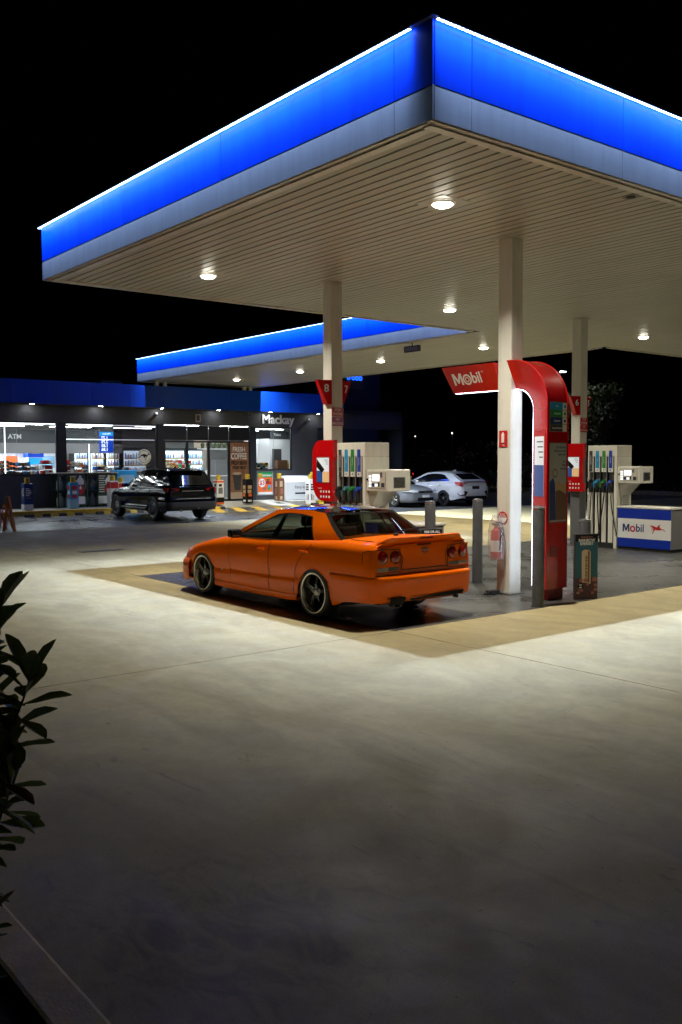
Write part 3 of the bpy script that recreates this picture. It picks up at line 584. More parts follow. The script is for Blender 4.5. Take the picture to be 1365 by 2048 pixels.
def board(name, label, p0, p1, h):
    p0 = Vector(p0); p1 = Vector(p1); R = (p1-p0).normalized(); N = R.cross(Vector((0, 0, 1))); w = (p1-p0).length
    t = thing(name, label, 'advert board', (p0+p1)/2)
    def quad(x0, x1, z0, z1, d, nm, m): return G().quad(R*x0+N*d+Vector((0, 0, z0)), R*x1+N*d+Vector((0, 0, z0)), R*x1+N*d+Vector((0, 0, z1)), R*x0+N*d+Vector((0, 0, z1))).build(nm, m, t, fix=False)
    def poly(pts, d, nm, m): return G().add([R*a+N*d+Vector((0, 0, b)) for a, b in pts], [tuple(range(len(pts)))]).build(nm, m, t, fix=False)
    a = [R*(-w/2), R*(w/2), R*(w/2)-N*.045, R*(-w/2)-N*.045]
    G().add([p+Vector((0, 0, z)) for z in (0.004, h) for p in a], [(3, 2, 1, 0), (4, 5, 6, 7), (0, 1, 5, 4), (1, 2, 6, 5), (2, 3, 7, 6), (3, 0, 4, 7)]).build('case', M['dgry'], t, bevel=.006)
    return t, R, N, w, quad, poly
t, R, N, w, quad, poly = board('drink_advert_board', 'tall teal and pink advert board for a rainbow sherbet drink by the red totem', (4.320, 1.640, 0), (4.645, 1.500, 0), .905)
quad(-w/2+.006, w/2-.006, .30, .90, .002, 'print_sky', M['tealp']); quad(-w/2+.006, w/2-.006, .008, .30, .002, 'print_ground', M['dkp'])
quad(-w/2+.006, w/2-.006, .80, .90, .003, 'print_top_band', M['blkp'])
poly([(-.07, .24), (.065, .22), (.062, .66), (.03, .685), (-.035, .69), (-.075, .665)], .004, 'print_can', M['sandp'])
poly([(.018, .235), (.045, .23), (.045, .665), (.018, .67)], .005, 'print_can_shade', M['brown'])
for k in range(16):
    a = rnd.uniform(-w/2+.03, w/2-.03); b = rnd.uniform(.04, .28); r = rnd.uniform(.018, .045)
    poly([(max(-w/2+.007, min(w/2-.007, a+r*math.cos(q)*rnd.uniform(.8, 1.2))), max(.01, b+r*.8*math.sin(q))) for q in np.linspace(0, 2*math.pi, 10)[:-1]], .0035+k*.0001, 'print_fruit', M[('pinkp', 'dkp', 'pinkp', 'sandp')[k % 4] if k % 5 else 'pinkp'])
poly([(-.09+.045*math.cos(q), .185+.045*math.sin(q)) for q in np.linspace(0, 2*math.pi, 20)[:-1]], .0055, 'print_badge', M['blkp'])
for s_, hh, x_, z_ in (('RAINBOW', .042, 0, .815), ('SHERBET', .042, 0, .770), ('TRY', .022, -.09, .200), ('ME!', .022, -.09, .168)):
    text('lettering', s_, hh, M['wht'], t, R*x_+N*.0065+Vector((0, 0, z_)), R, (0, 0, 1), ext=.0006, off=.0008, world=False, sx=.92)
for k in range(9): quad(-.09+k*.02, -.075+k*.02, .856, .868, .0062, 'print_top_line', M['pinkp'])
for k in range(15):
    zz = .30+k*.021; ww = (.018, .03, .022, .036, .02)[k % 5]
    quad(-.012-ww*.3, -.012+ww*.7, zz, zz+.012, .0062, 'print_can_stroke', M['blkp'])
t, R, N, w, quad, poly = board('fire_advert_board', 'dark advert board against the bollard, its top edge showing over the orange boot', (3.36, 3.66, 0), (3.67, 3.55, 0), .905)
quad(-w/2+.006, w/2-.006, .01, .895, .002, 'print_sheet', M['blkp'])
text('lettering', 'FIRE OR ALL', .036, M['wht'], t, N*.004+Vector((0, 0, .86)), R, (0, 0, 1), ext=.0006, off=.002, world=False, sx=.95)
poly([(-.10, .1), (.1, .1), (.12, .5), (0, .75), (-.12, .5)], .003, 'print_flame', M['orp'])
# ================================================================ pumps
PEG = [(.0, .18), (.10, .16), (.16, .13), (.19, .15), (.22, .19), (.28, .20), (.25, .175), (.25, .15), (.29, .10), (.36, .095), (.40, .045), (.385, .04), (.35, .08), (.29, .075), (.20, .06), (.13, .075), (.10, .03), (.06, -.03), (.045, -.025), (.07, .03), (.09, .08), (.06, .075), (.03, .05), (.025, .06), (.055, .09), (.09, .10), (.02, .115), (.07, .125), (-.005, .155)]
def mobil_text(par, org, R, U, h, mb, mr):
    R = Vector(R); U = Vector(U); org = Vector(org); N = R.cross(U)
    letter_m(mb, par, org-R*h*.92+R.cross(U)*.001, R, U, h, h*1.0, False)
    text('lettering', 'bil', h, mb, par, org+R*h*1.10, R, U, ext=.0008, off=h*.022, world=False, sx=.95)
    ring = [org+R*(h*.05+q*math.cos(a))+U*(-h*.10+q*math.sin(a))+N*.001 for q in (h*.40, h*.21) for a in np.linspace(0, 2*math.pi, 25)[:-1]]
    G().add(ring, [(i, (i+1) % 24, 24+(i+1) % 24, 24+i) for i in range(24)]).build('letter_ring', mr, par)
def pump(loc, num, label, cols, hidden_side=False):
    t = thing('fuel_pump', label, 'fuel pump', loc, group='fuel pumps')
    W2, y0, y1, H = .265, -.375, .375, 2.215
    G().box(-W2, W2, y0, y1, 1.98, H).build('top_cap', M['pump'], t, bevel=.012)
    G().box(-W2+.05, W2-.05, y0+.07, y1-.02, .02, 1.985).build('inner_core', M['dgry'], t)
    G().box(-W2, W2, y0, y0+.075, .0, 1.978).build('end_post', M['pump'], t, bevel=.008)
    G().box(-W2, W2, y1-.028, y1, .0, 1.978).build('end_post', M['pump'], t, bevel=.008)
    G().box(-W2+.02, W2-.02, y0+.08, y1-.03, .0, .10).build('plinth', M['blk'], t)
    for s in (-1, 1):
        X = s*W2
        for k, (lab, noz) in enumerate(cols):
            yc = .296-k*.168
            bx = lambda a, b, z0, z1, d0, d1, n, m: G().box(X+s*d0, X+s*d1, yc+a, yc+b, z0, z1).build(n, M[m], t)
            bx(-.06, .06, 1.64, 1.98, -.05, -.004, 'bay_panel', 'pump')
            bx(-.04, .04, 1.725, 2.10, -.003, .004, 'grade_label', lab)
            bx(-.04, .04, 1.648, 1.723, -.003, .004, 'grade_tab', 'wht' if k else 'dgry')
            G().cyl((X+s*.0045, yc, 1.686), (X+s*.0065, yc, 1.686), .017, n=12).build('grade_dot', M[lab], t)
            text('lettering', ('Special Diesel', 'E10', 'Unleaded', 'Supreme')[k], .026, M['wht'], t, (X+s*.0055, yc, 1.90), (0, 0, 1), (0, -s, 0), ext=.0005, world=False)
            bx(-.055, .055, 1.25, 1.645, -.14, -.10, 'nozzle_boot', 'blk')
            bx(-.058, .058, .12, 1.20, -.06, -.02, 'lower_panel', 'pump')
            # nozzle: coloured grip cover, black body, steel spout
            gg = G().tube([(X+s*.045, yc+.045, 1.30), (X+s*.05, yc+.03, 1.40), (X+s*.03, yc-.005, 1.44), (X-s*.02, yc-.03, 1.45)], [.022, .036, .040, .028], 10)
            nz = gg.build('nozzle', M[noz], t, smooth=True)
            G().tube([(X-s*.02, yc-.03, 1.455), (X-s*.045, yc-.045, 1.52), (X-s*.04, yc-.052, 1.585)], [.013, .012, .011], 8).build('spout', M['steel'], nz, smooth=True)
            G().tube([(X+s*.045, yc+.02, 1.40), (X+s*.04, yc-.01, 1.30), (X+s*.02, yc-.02, 1.20)], [.03, .034, .026], 8).build('handle', M['blk'], nz, smooth=True)
            G().cyl((X+s*.02, yc-.02, 1.21), (X+s*.016, yc-.022, 1.14), .018, .022, n=8).build('swivel', M['ptrim'], nz)
            zb_ = .16+.05*k; sw = (.03, -.05, .10, -.13)[k]
            G().tube([(X+s*.016, yc-.022, 1.15), (X+s*.03, yc-.03+sw*.3, .85), (X+s*.035, yc-.03+sw, .45), (X+s*.02, yc-.02+sw*1.3, zb_), (X-s*.05, yc+sw*.6, zb_-.03)], .0125, 8).build('hose', M['blk'], t, smooth=True)
        for k in range(4):
            yc = .296-.084-k*.168
            G().box(X-s*.05, X-s*.012, yc-.014, yc+.014, .12, 1.965).build('hose_slot', M['blkp'], t)
            if k < 3: G().box(X-s*.012, X-s*.002, yc+.012, yc+.020, .12, 1.97).build('slot_edge', M['ptrim'], t)
    # hanging display head on the near end (-y)
    hd = G().box(-.248, .248, -.92, y0-.002, 1.41, 1.765).build('display_head', M['pump'], t, bevel=.016)
    G().add([(-.22, y0-.003, 1.42), (.22, y0-.003, 1.42), (.22, y0-.28, 1.42), (-.22, y0-.28, 1.42), (-.14, y0-.003, 1.10), (.14, y0-.003, 1.10)], [(0, 1, 2, 3), (0, 4, 5, 1), (3, 2, 5, 4), (0, 3, 4), (1, 5, 2)]).build('head_bracket', M['ptrim'], t)
    G().box(-.15, .15, y0-.035, y0-.002, .9, 1.40).build('vent_column', M['ptrim'], t, bevel=.005)
    for k in range(9): G().box(-.10, .10, y0-.039, y0-.036, .94+k*.045, .955+k*.045).build('vent_slat', M['gry'], t)
    for s in (-1,):
        X = s*.248
        dp = G().box(X+s*.001, X+s*.006, -.87, -.435, 1.455, 1.725).build('display_panel', M['ptrim'], hd, bevel=.006)
        G().box(X+s*.006, X+s*.0075, -.865, -.44, 1.46, 1.72).build('panel_face', mat('panel_cream', (.62, .58, .50), .4), hd)
        G().box(X+s*.008, X+s*.011, -.72, -.545, 1.575, 1.685).build('price_screen', M['scr'], hd)
        for q in range(4): G().box(X+s*.008, X+s*.011, -.515, -.455, 1.48+q*.052, 1.513+q*.052).build('price_window', M['scr'], hd)
        G().box(X+s*.008, X+s*.011, -.67, -.605, 1.49, 1.53).build('litre_window', M['scr'], hd)
        G().box(X+s*.008, X+s*.012, -.60, -.535, 1.49, 1.54).build('card_slot', M['navy'], hd)
        G().box(X+s*.008, X+s*.012, -.72, -.685, 1.49, 1.56).build('keypad', M['dgry'], hd)
        G().box(X+s*.008, X+s*.012, -.84, -.765, 1.48, 1.55).build('badge_reader', M['dgry'], hd)
        text('lettering', num, .085, M['blkp'], hd, (X+s*.009, -.765, 1.675), (0, -1, 0), (0, 0, 1), ext=.0008, off=.002, world=False)
        G().cyl((X, -.425, 1.60), (X-.03, -.425, 1.60), .018, n=10).build('latch_knob', M['blk'], hd)
    G().box(-.125, .125, -.926, -.921, 1.465, 1.64).build('vent_panel', M['gry'], hd)
    for k in range(8): G().box(-.11, .11, -.930, -.9265, 1.475+k*.02, 1.487+k*.02).build('vent_louvre', M['steel'], hd)
    # red pay/advert side panel beside the column
    pts = [(.50, 2.27), (.80, 2.27)]+[(.86+.24*math.sin(a), 2.03+.24*math.cos(a)) for a in np.linspace(.1, 1.5, 7)]+[(1.10, 1.50)]+[(.78+.32*math.sin(a), 1.52+.32*math.cos(a)) for a in np.linspace(1.62, 3.0, 7)]+[(.50, 1.20), (.50, 1.36), (.54, 1.40), (.54, 1.90), (.50, 1.96)]
    for s in (-1,):
        rp = G().prism(pts, s*.255, s*.165, 'yz').build('advert_panel', M['red'], t, bevel=.010)
        G().box(s*.258, s*.2565, .60, .985, 1.52, 1.985).build('screen_surround', M['redd'], rp)
        G().box(s*.262, s*.2595, .615, .965, 1.535, 1.965).build('advert_screen', M['poster'], rp)
        G().box(s*.264, s*.2625, .615, .79, 1.535, 1.72).build('advert_warm', M['post3'], rp)
        G().box(s*.2645, s*.263, .80, .965, 1.535, 1.735).build('advert_blue', M['post2'], rp)
        G().add([(s*.2652, .74, 1.76), (s*.2652, .80, 1.70), (s*.2652, .955, 1.94), (s*.2652, .965, 1.80), (s*.2652, .86, 1.73)], [(0, 1, 4, 3, 2)]).build('advert_nozzle', M['blkp'], rp, fix=False)
        for k in range(3): G().box(s*.2652, s*.263, .64, .74-.02*k, 1.92-k*.035, 1.928-k*.035).build('advert_line', M['dgry'], rp)
        for i in range(4):
            for j in range(2):
                G().cyl((s*.2552, .62+i*.078, 1.37-j*.09), (s*.258, .62+i*.078, 1.37-j*.09), .021, n=12).build('icon_dot', M['wht'], rp)
        text('lettering', 'Remember', .018, M['wht'], rp, (s*.2565, .88, 1.43), (0, -1, 0), (0, 0, 1), ext=.0006, world=False)
    return t
GR = [('dgry', 'blkp'), ('skyb', 'teal'), ('grn', 'grn'), ('blu', 'blu')]
pump((4.115, 5.905, 0), '8', 'cream fuel pump eight with four nozzles, beyond the orange car roof', GR)
pump((11.135, 5.905, 0), '6', 'cream fuel pump six with four nozzles, at right behind the rainbow board', [('dgry', 'blkp'), ('skyb', 'skyb'), ('grn', 'grn'), ('blu', 'blu')])
def bin_unit(loc, label):
    t = thing('island_service_box', label, 'service box', loc, group='pump island boxes')
    G().box(-.265, .265, -.64, .64, .06, .88).build('body', M['gry'], t, bevel=.012)
    G().box(-.285, .285, -.66, .66, .882, .925).build('lid', M['pump'], t, bevel=.014)
    G().box(-.25, .25, -.62, .62, 0, .058).build('plinth', M['blk'], t)
    fp_ = G().box(-.271, -.266, -.63, .63, .07, .875).build('front_sheet', M['wht'], t)
    G().box(-.2735, -.2712, -.63, .63, .07, .255).build('blue_band', M['mobb'], fp_)
    G().box(-.2735, -.2712, -.63, .63, .67, .875).build('blue_band', M['mobb'], fp_)
    mobil_text(fp_, (-.2725, .27, .47), (0, -1, 0), (0, 0, 1), .165, M['navy'], M['redm'])
    G().add([(-.2725, -.16-q*.85, .40+w*.85) for q, w in PEG], [tuple(range(len(PEG)))]).build('winged_horse', M['redm'], fp_, fix=False)
    return t
bin_unit((4.115, 4.86, 0), 'blue and white service box at the end of pump eight, seen over the orange boot')
bin_unit((11.135, 4.86, 0), 'blue and white service box with red winged horse at the end of pump six')

# ================================================================ shop
WY, FY = 27.66, 26.95          # wall plane, awning fascia plane
shop = thing('shop_building', 'single storey charcoal service station shop with blue fascia and lit windows', 'shop', (12, 30, 0))
def sb(x0, x1, y0, y1, z0, z1, n, m, par=None, bevel=0, smooth=False): return G().box(x0, x1, y0, y1, z0, z1).build(n, M[m] if isinstance(m, str) else m, par or shop, world=(par is None), bevel=bevel)
sb(-6, 25, WY, WY+.15, 3.36, 4.02, 'wall', 'wall'); sb(-6, 7.64, WY, WY+.15, .1, 1.36, 'wall', 'wall'); sb(7.64, 11.53, WY, WY+.15, .1, 1.40, 'wall', 'wall')
sb(16.1, 18.2, WY, WY+.15, .1, 1.46, 'wall', 'wall'); sb(18.18, 19.6, WY, WY+.15, .1, 3.36, 'wall', 'wall'); sb(19.62, 23.2, WY+.04, WY+.19, .1, 3.36, 'wall', 'wallb')
sb(7.34, 7.64, WY-.01, WY+.15, 1.37, 3.36, 'pillar', 'frame'); sb(11.50, 11.80, WY-.01, WY+.15, .1, 3.36, 'pillar', 'frame'); sb(15.93, 16.22, WY-.01, WY+.15, .1, 3.36, 'pillar', 'frame')
sb(-6, 25, WY+.2, 36, 4.02, 4.25, 'roof', 'dgry'); sb(-6, -5.85, WY, 36, .1, 4.02, 'side_wall', 'wall'); sb(24.85, 25, WY, 36, .1, 4.02, 'side_wall', 'wallb')
sb(-6, 25, 35.85, 36, .1, 4.02, 'back_wall', 'ing'); sb(-6, 25, WY+.16, 35.84, .05, .155, 'shop_floor', 'floor'); sb(-6, 25, WY+.16, 35.84, 3.42, 3.46, 'ceiling', 'ing')
# awning
sb(-6, 21.0, FY+.03, WY-.002, 4.0, 4.03, 'awning_soffit', 'wall'); sb(-6, 21.0, FY+.03, WY+.3, 4.80, 4.83, 'awning_top', 'wallb')
fx = [-6+2.0*k for k in range(14)]; fx[-1] = 21.0
for a, b in zip([2.35+1.52*k for k in range(-5, 12)], [2.35+1.52*k for k in range(-4, 13)]):
    sb(a+.004, b-.004, FY, FY+.028, 3.985, 4.845, 'fascia_panel', 'sfas')
# windows
def window(x0, x1, z0, z1, gl, bars=(), y=WY+.05):
    w = G().box(x0, x1, y-.03, y+.05, z0, z0+.05).box(x0, x1, y-.03, y+.05, z1-.05, z1).box(x0, x0+.05, y-.03, y+.05, z0+.05, z1-.05).box(x1-.05, x1, y-.03, y+.05, z0+.05, z1-.05).build('window_frame', M['frame'], shop, world=True)
    xs_ = [x0+.05]+list(bars)+[x1-.05]
    for a, b, m_ in zip(xs_[:-1], xs_[1:], gl):
        G().box(a+.003, b-.003, y+.005, y+.013, z0+.05, z1-.05).build('pane', M[m_], w).location = -shop.location
    for b in bars: G().box(b-.003, b+.003, y+.0, y+.02, z0+.05, z1-.05).build('pane_joint', M['gry'], w).location = -shop.location
    return w
window(-5.8, 2.2, 1.36, 3.36, ['glassc', 'glassc', 'glassc'], (-3, -.4)); window(2.2, 7.34, 1.36, 3.36, ['glassc', 'glassc', 'glassc'], (4.05, 5.82))
window(7.64, 11.5, 1.40, 3.36, ['glassc', 'glassc', 'glassd'], (8.9, 9.62)); window(16.22, 18.18, 1.46, 3.36, ['glassc', 'glassc'], (17.2,))
for x0, x1 in ((-5.7, 7.3), (7.7, 11.45)): sb(x0, x1, WY+.075, WY+.095, 3.275, 3.30, 'window_glow_bar', 'tube')  # thin glowing bars just behind the window glass
sb(7.7, 11.4, WY+.07, WY+.085, 2.71, 2.735, 'window_glow_bar', 'tube'); sb(5.38, 5.41, WY+.07, WY+.085, 1.45, 3.2, 'window_glow_bar', 'tube'); sb(8.60, 8.625, WY+.07, WY+.085, 1.45, 2.55, 'window_glow_bar', 'tube')
# entrance: dark transoms and glazed doors
for a, b in ((11.80, 12.86), (12.86, 13.88), (13.88, 14.88), (14.88, 15.93)):
    sb(a+.01, b-.01, WY+.03, WY+.06, 2.74, 3.34, 'transom_panel', 'frame')
    d = G().box(a, a+.06, WY+.02, WY+.07, .16, 2.72).box(b-.06, b, WY+.02, WY+.07, .16, 2.72).box(a+.06, b-.06, WY+.02, WY+.07, .16, .24).box(a+.06, b-.06, WY+.02, WY+.07, 2.64, 2.72).build('door', M['frame'], shop, world=True)
    if a < 14.8:
        p_ = G().box(a+.062, b-.062, WY+.04, WY+.05, .242, 2.638).build('pane', M['glassc'], d); p_.location = -shop.location
coffee = thing('coffee_poster', 'tall brown fresh coffee poster on the glass beside the doors', 'poster', (15.4, WY+.02, .16))
mcof = mat('poster_wood', (.30, .14, .07), .5, var=.5, vscale=6)
G().box(-.46, .46, -.006, .0, .09, 2.5).build('sheet', mcof, coffee)
G().box(-.46, .46, -.008, -.0062, .09, .36).build('counter_print', M['sandp'], coffee)
G().add([(-.36, -.0085, 1.17), (.10, -.0085, 1.17), (.04, -.0085, .45), (-.26, -.0085, .45)], [(0, 1, 2, 3)]).build('cup_print', M['dgry'], coffee, fix=False)
G().add([(-.37+.23*0+.235+.235*math.cos(a), -.009, 1.17+.06*math.sin(a)) for a in np.linspace(0, 2*math.pi, 20)[:-1]], [tuple(range(19))]).build('cup_lid_print', M['sandp'], coffee, fix=False)
for s_, hh, z_, m_ in (('FRESH', .20, 2.20, 'wht'), ('COFFEE', .27, 1.90, 'wht'), ('FRESH BEAN', .17, 1.62, 'blkp'), ('FRESH MILK', .13, 1.42, 'blkp')):
    text('lettering', s_, hh, M[m_], coffee, (-.03, -.0095, z_), (1, 0, 0), (0, 0, 1), ext=.0008, off=.006, world=False, sx={'FRESH': .85, 'COFFEE': .62, 'FRESH BEAN': .62, 'FRESH MILK': .7}[s_])
# door opener bits, cameras, lamps on the wall
for k, (x, lab) in enumerate(((6.28, 'leftmost awning downlight above the shop window'), (8.93, 'awning downlight above the second shop window'), (11.54, 'awning downlight left of the shop doors'), (14.16, 'awning downlight above the shop doors'), (16.79, 'awning downlight above the white town name'), (19.42, 'rightmost awning downlight by the dark end wall'), (3.6, 'awning downlight past the left edge of the shop windows'))):
    t = thing('awning_downlight', lab, 'downlight', (x, 27.32, 4.0), group='awning downlights')
    G().lathe([(.075, 0), (.09, -.004), (.09, .012)], (0, 0, -.010), 'z', 18).build('bezel', M['steel'], t)
    G().lathe([(.001, 0), (.07, 0), (.07, .003)], (0, 0, -.013), 'z', 16).build('lens', M['wled'], t)
for x, z, lab in ((11.45, 3.80, 'white dome security camera on the wall left of the shop doors'), (19.1, 3.72, 'white bullet security camera by the right end of the shop wall')):
    t = thing('security_camera', lab, 'camera', (x, WY, z))
    G().cyl((0, 0, 0), (0, -.05, 0), .05, n=14).build('base', M['wht'], t); G().cyl((-.02, -.06, -.02), (-.12, -.24, -.07), .045, n=14).build('barrel', M['wht'], t); G().cyl((-.121, -.241, -.0705), (-.124, -.247, -.072), .036, n=14).build('lens', M['blkp'], t)
for x, z, w, h, m_, lab, nm in ((13.35, 3.66, .22, .30, 'sandp', 'boxy wall speaker above the shop doors', 'wall_speaker'), (15.9, 3.85, .22, .20, 'gry', 'small square notice plate left of the town name', 'notice_plate')):
    t = thing(nm, lab, 'fixture', (x, WY-.001, z)); G().box(-w/2, w/2, -.06, 0, -h/2, h/2).build('case', M[m_], t, bevel=.01); G().box(-w/2+.03, w/2-.03, -.063, -.0605, -h/2+.03, h/2-.03).build('face', M['dgry'], t)
mk = thing('town_name_sign', 'raised white letters reading Mackay on the charcoal shop wall', 'lettering', (17.35, WY, 3.66))
text('lettering', 'Mackay', .40, M['wht'], mk, (17.40, WY-.03, 3.68), (1, 0, 0), (0, 0, 1), ext=.02, off=.012, sx=1.05)
ps = thing('snack_poster', 'orange and green snack poster with a price bubble below the right window', 'poster', (16.70, WY-.02, .88))
G().box(-.42, .42, 0, .018, -.53, .53).build('frame', M['steel'], ps)
G().box(-.38, .38, -.004, -.001, -.38, .26).build('orange_sheet', M['orp'], ps); G().box(-.38, .38, -.004, -.001, .262, .49).build('green_header', M['gp'], ps); G().box(-.38, .38, -.004, -.001, -.49, -.382).build('white_footer', M['wht'], ps)
G().add([(-.17+.17*math.cos(a), -.006, .02+.19*math.sin(a)) for a in np.linspace(0, 2*math.pi, 26)[:-1]], [tuple(range(25))]).build('price_bubble', M['wht'], ps, fix=False)
text('lettering', '$3', .20, M['redm'], ps, (-.17, -.008, .02), (1, 0, 0), (0, 0, 1), off=.006, world=False)
for k, (a, b, m_) in enumerate(((.14, .13, 'brown'), (.24, .02, 'redm'), (.22, -.14, 'skyb'), (.20, -.24, 'gp'), (-.05, -.24, 'pinkp'), (.1, .03, 'redd'))): G().box(a-.075, a+.075, -.0075-k*.0004, -.006, b-.06, b+.06).build('snack_print', M[m_], ps)
text('lettering', 'MINI BURST', .07, M['wht'], ps, (.1, -.006, .34), (1, 0, 0), (0, 0, 1), off=.004, world=False); G().box(-.36, -.16, -.006, -.0045, .28, .44).build('snack_print', M['yel'], ps)
kg = thing('kangaroo_roundel', 'round white sticker with black leaping kangaroo on the dark window', 'sticker', (10.92, WY+.045, 2.06))
G().add([(.30*math.cos(a), 0, .30*math.sin(a)) for a in np.linspace(0, 2*math.pi, 40)[:-1]], [tuple(range(39))]).build('disc', M['wht'], kg, fix=False)
KR = [(-.28, -.03), (-.22, -.035), (-.14, .05), (-.05, .085), (.03, .09), (.10, .05), (.17, .09), (.19, .13), (.205, .105), (.25, .075), (.18, .06), (.15, .04), (.12, -.02), (.10, -.08), (.085, -.08), (.09, -.01), (.06, .0), (.04, -.02), (.06, -.13), (.10, -.16), (.05, -.165), (.02, -.06), (-.02, -.03), (-.06, .02), (-.13, .01), (-.20, -.065), (-.28, -.045)]
G().add([(a*1.05, -.003, b*1.05+.01) for a, b in KR], [tuple(range(len(KR)))]).build('kangaroo', M['blkp'], kg, fix=False)
for k, ch in enumerate('AUSTRALIAN'):
    a = math.radians(158-k*15); text('lettering', ch, .055, M['blkp'], kg, (.245*math.cos(a), -.004, .245*math.sin(a)), (math.sin(a), 0, -math.cos(a)), (math.cos(a), 0, math.sin(a)), ext=.0004, off=.002, world=False)
for k in range(12):
    a = math.radians(205+k*12); G().box(.245*math.cos(a)-.012, .245*math.cos(a)+.012, -.004, -.003, .245*math.sin(a)-.018, .245*math.sin(a)+.018).build('small_print', M['blkp'], kg)
# dark sign tower with blue neon at the right end of the shop
tw = thing('sign_tower', 'dark tower at the shop end with blue neon lettering half hidden by the canopy', 'sign tower', (23.6, 29.3, 0))
G().box(-1.9, .75, -.6, 1.2, 0, 7.6).build('wall', M['wallb'], tw); G().box(-1.5, -.35, -.66, -.603, 5.35, 6.9).build('sign_panel', M['wall'], tw)
for x in (-1.35, -1.05, -.82, -.60):
    rr = [(x+q*math.cos(a), -.672, 5.86+q*math.sin(a)) for q in (.105, .055) for a in np.linspace(0, 2*math.pi, 21)[:-1]]
    G().add(rr, [(i, (i+1) % 20, 20+(i+1) % 20, 20+i) for i in range(20)]).build('neon_ring', M['bsign'], tw, fix=False)
rb = thing('roof_unit', 'small pale blue box unit on the shop roof left of the link canopy', 'roof unit', (10.6, 30.3, 4.25))
G().box(-.5, .5, -.4, .4, 0, .95).build('case', M['skyp'], rb, bevel=.06); G().box(-.45, .45, -.35, .35, .95, 1.02).build('lid', M['gry'], rb)
# ---- interior
def ithing(n, lab, cat, loc, grp=None): return thing(n, lab, cat, loc, group=grp)
k = 0
for y in (28.15, 29.0, 31.2, 33.4):  # first row added to light the fronts of the window racks
    for x in (1.2, 4.2, 7.2, 10.2, 13.2, 16.2, 19.2):  # last column added to brighten the room behind the right window
        k += 1
        t = ithing('ceiling_tube_light', 'long white ceiling tube light inside the shop, %s row, %s from the left' % (('added window', 'second', 'third', 'back')[(28.15, 29.0, 31.2, 33.4).index(y)], ('first', 'second', 'third', 'fourth', 'fifth', 'sixth', 'added seventh')[int((x-1.2)/3+.5)]), 'ceiling light', (x, y, 3.40), 'shop ceiling lights')
        G().box(-.95, .95, -.10, .10, 0, .015).build('housing', M['inw'], t); G().box(-.93, .93, -.07, .07, -.012, -.001).build('diffuser', M['tubei'], t)
bh = ithing('interior_bulkhead', 'dark interior bulkhead with ATM lettering seen through the left windows', 'bulkhead', (4.0, 30.5, 2.2))
G().box(-9, 7.3, 0, .08, .42, .95).build('dark_band', M['ind'], bh); G().box(-9, 7.3, .01, .09, 0, .418).build('grey_band', M['ing'], bh)
text('lettering', 'ATM', .19, M['wht'], bh, (6.72, 30.49, 2.86), (1, 0, 0), (0, 0, 1), off=.004)
text('lettering', 'Tasty Treats', .13, M['gry'], bh, (10.15, 30.49, 2.86), (1, 0, 0), (0, 0, 1))
bw = ithing('back_counter', 'bright white back wall panels and counter inside the left window', 'counter', (3.5, 31.2, .15))
for q in range(7): G().box(-7+q*1.75+.01, -7+(q+1)*1.75-.01, 0, .08, 0, 2.12).build('wall_panel', M['inw'], bw)
G().box(-7, 5.1, -1.1, -.6, 0, 1.05).build('counter_body', M['ing'], bw); G().box(-7, 5.15, -1.15, -.55, 1.05, 1.09).build('counter_top', M['inw'], bw)
for q in range(6): G().box(-6.5+q*1.95, -4.75+q*1.95, -.55, -.45, 2.06, 2.08).build('added_fill_strip', M['tubei'], bw)  # added glowing strips that brighten the white panels behind
for q, m_ in ((-4.2, 'skyp'), (-2.6, 'orp'), (1.6, 'pinkp'), (3.0, 'orp'), (4.55, 'skyp')): G().box(q, q+.55, -.012, -.002, 1.45, 1.95).build('poster', M[m_], bw)
at = ithing('cash_machine', 'blue topped cash machine inside the left window', 'cash machine', (7.58, 30.6, .15)); G().box(-.30, .30, 0, .5, 0, 1.9).build('body', M['inw'], at); G().box(-.32, .32, -.02, .5, 1.90, 2.30).build('blue_header', M['scrb'], at); G().box(-.29, .29, -.02, -.002, 1.62, 1.86).build('screen', M['scrc'], at); G().box(-.15, .15, -.022, -.0202, 2.04, 2.1).build('header_mark', M['wht'], at)
def rack(x, y, w, h, z0, ms, lab, nm='snack_rack', rows_=4):
    t = ithing(nm, lab, 'rack', (x, y, .15)); G().box(-w/2, w/2, .0, .35, 0, z0).build('base', M['ind'], t)
    for r in range(rows_):
        z = z0+h*r/rows_; G().box(-w/2, w/2, 0, .35, z, z+.02).build('shelf', M['blkp'], t); n_ = max(2, int(w/.14))
        for q in range(n_): G().box(-w/2+q*w/n_+.01, -w/2+(q+1)*w/n_-.015, .02, .25, z+.022, z+.02+h/rows_*rnd.uniform(.55, .85)).build('packet', M[ms[(q+r) % len(ms)]], t)
rack(5.44, 28.4, .22, .55, 1.22, ['orp', 'sandp'], 'narrow orange rack at the far left of the shop window'); rack(5.64, 28.4, .27, .55, 1.25, ['wallb', 'dgry'], 'dark drink rack, second from the left in the shop window'); rack(5.90, 28.4, .22, .5, 1.25, ['wallb', 'dgry'], 'narrow dark rack, third from the left in the shop window', 'snack_rack', 3); rack(6.30, 28.4, .56, .50, 1.22, ['brown', 'brown', 'skyb'], 'wooden display rack in the middle of the left window', 'snack_rack', 3); rack(6.80, 28.5, .32, .34, 1.22, ['sandp', 'gry', 'wht'], 'low basket rack beside the wooden display', 'snack_rack', 2); rack(7.22, 28.4, .44, .62, 1.22, ['redm', 'wht', 'redm'], 'red topped display rack beside the window pillar', 'snack_rack', 3)
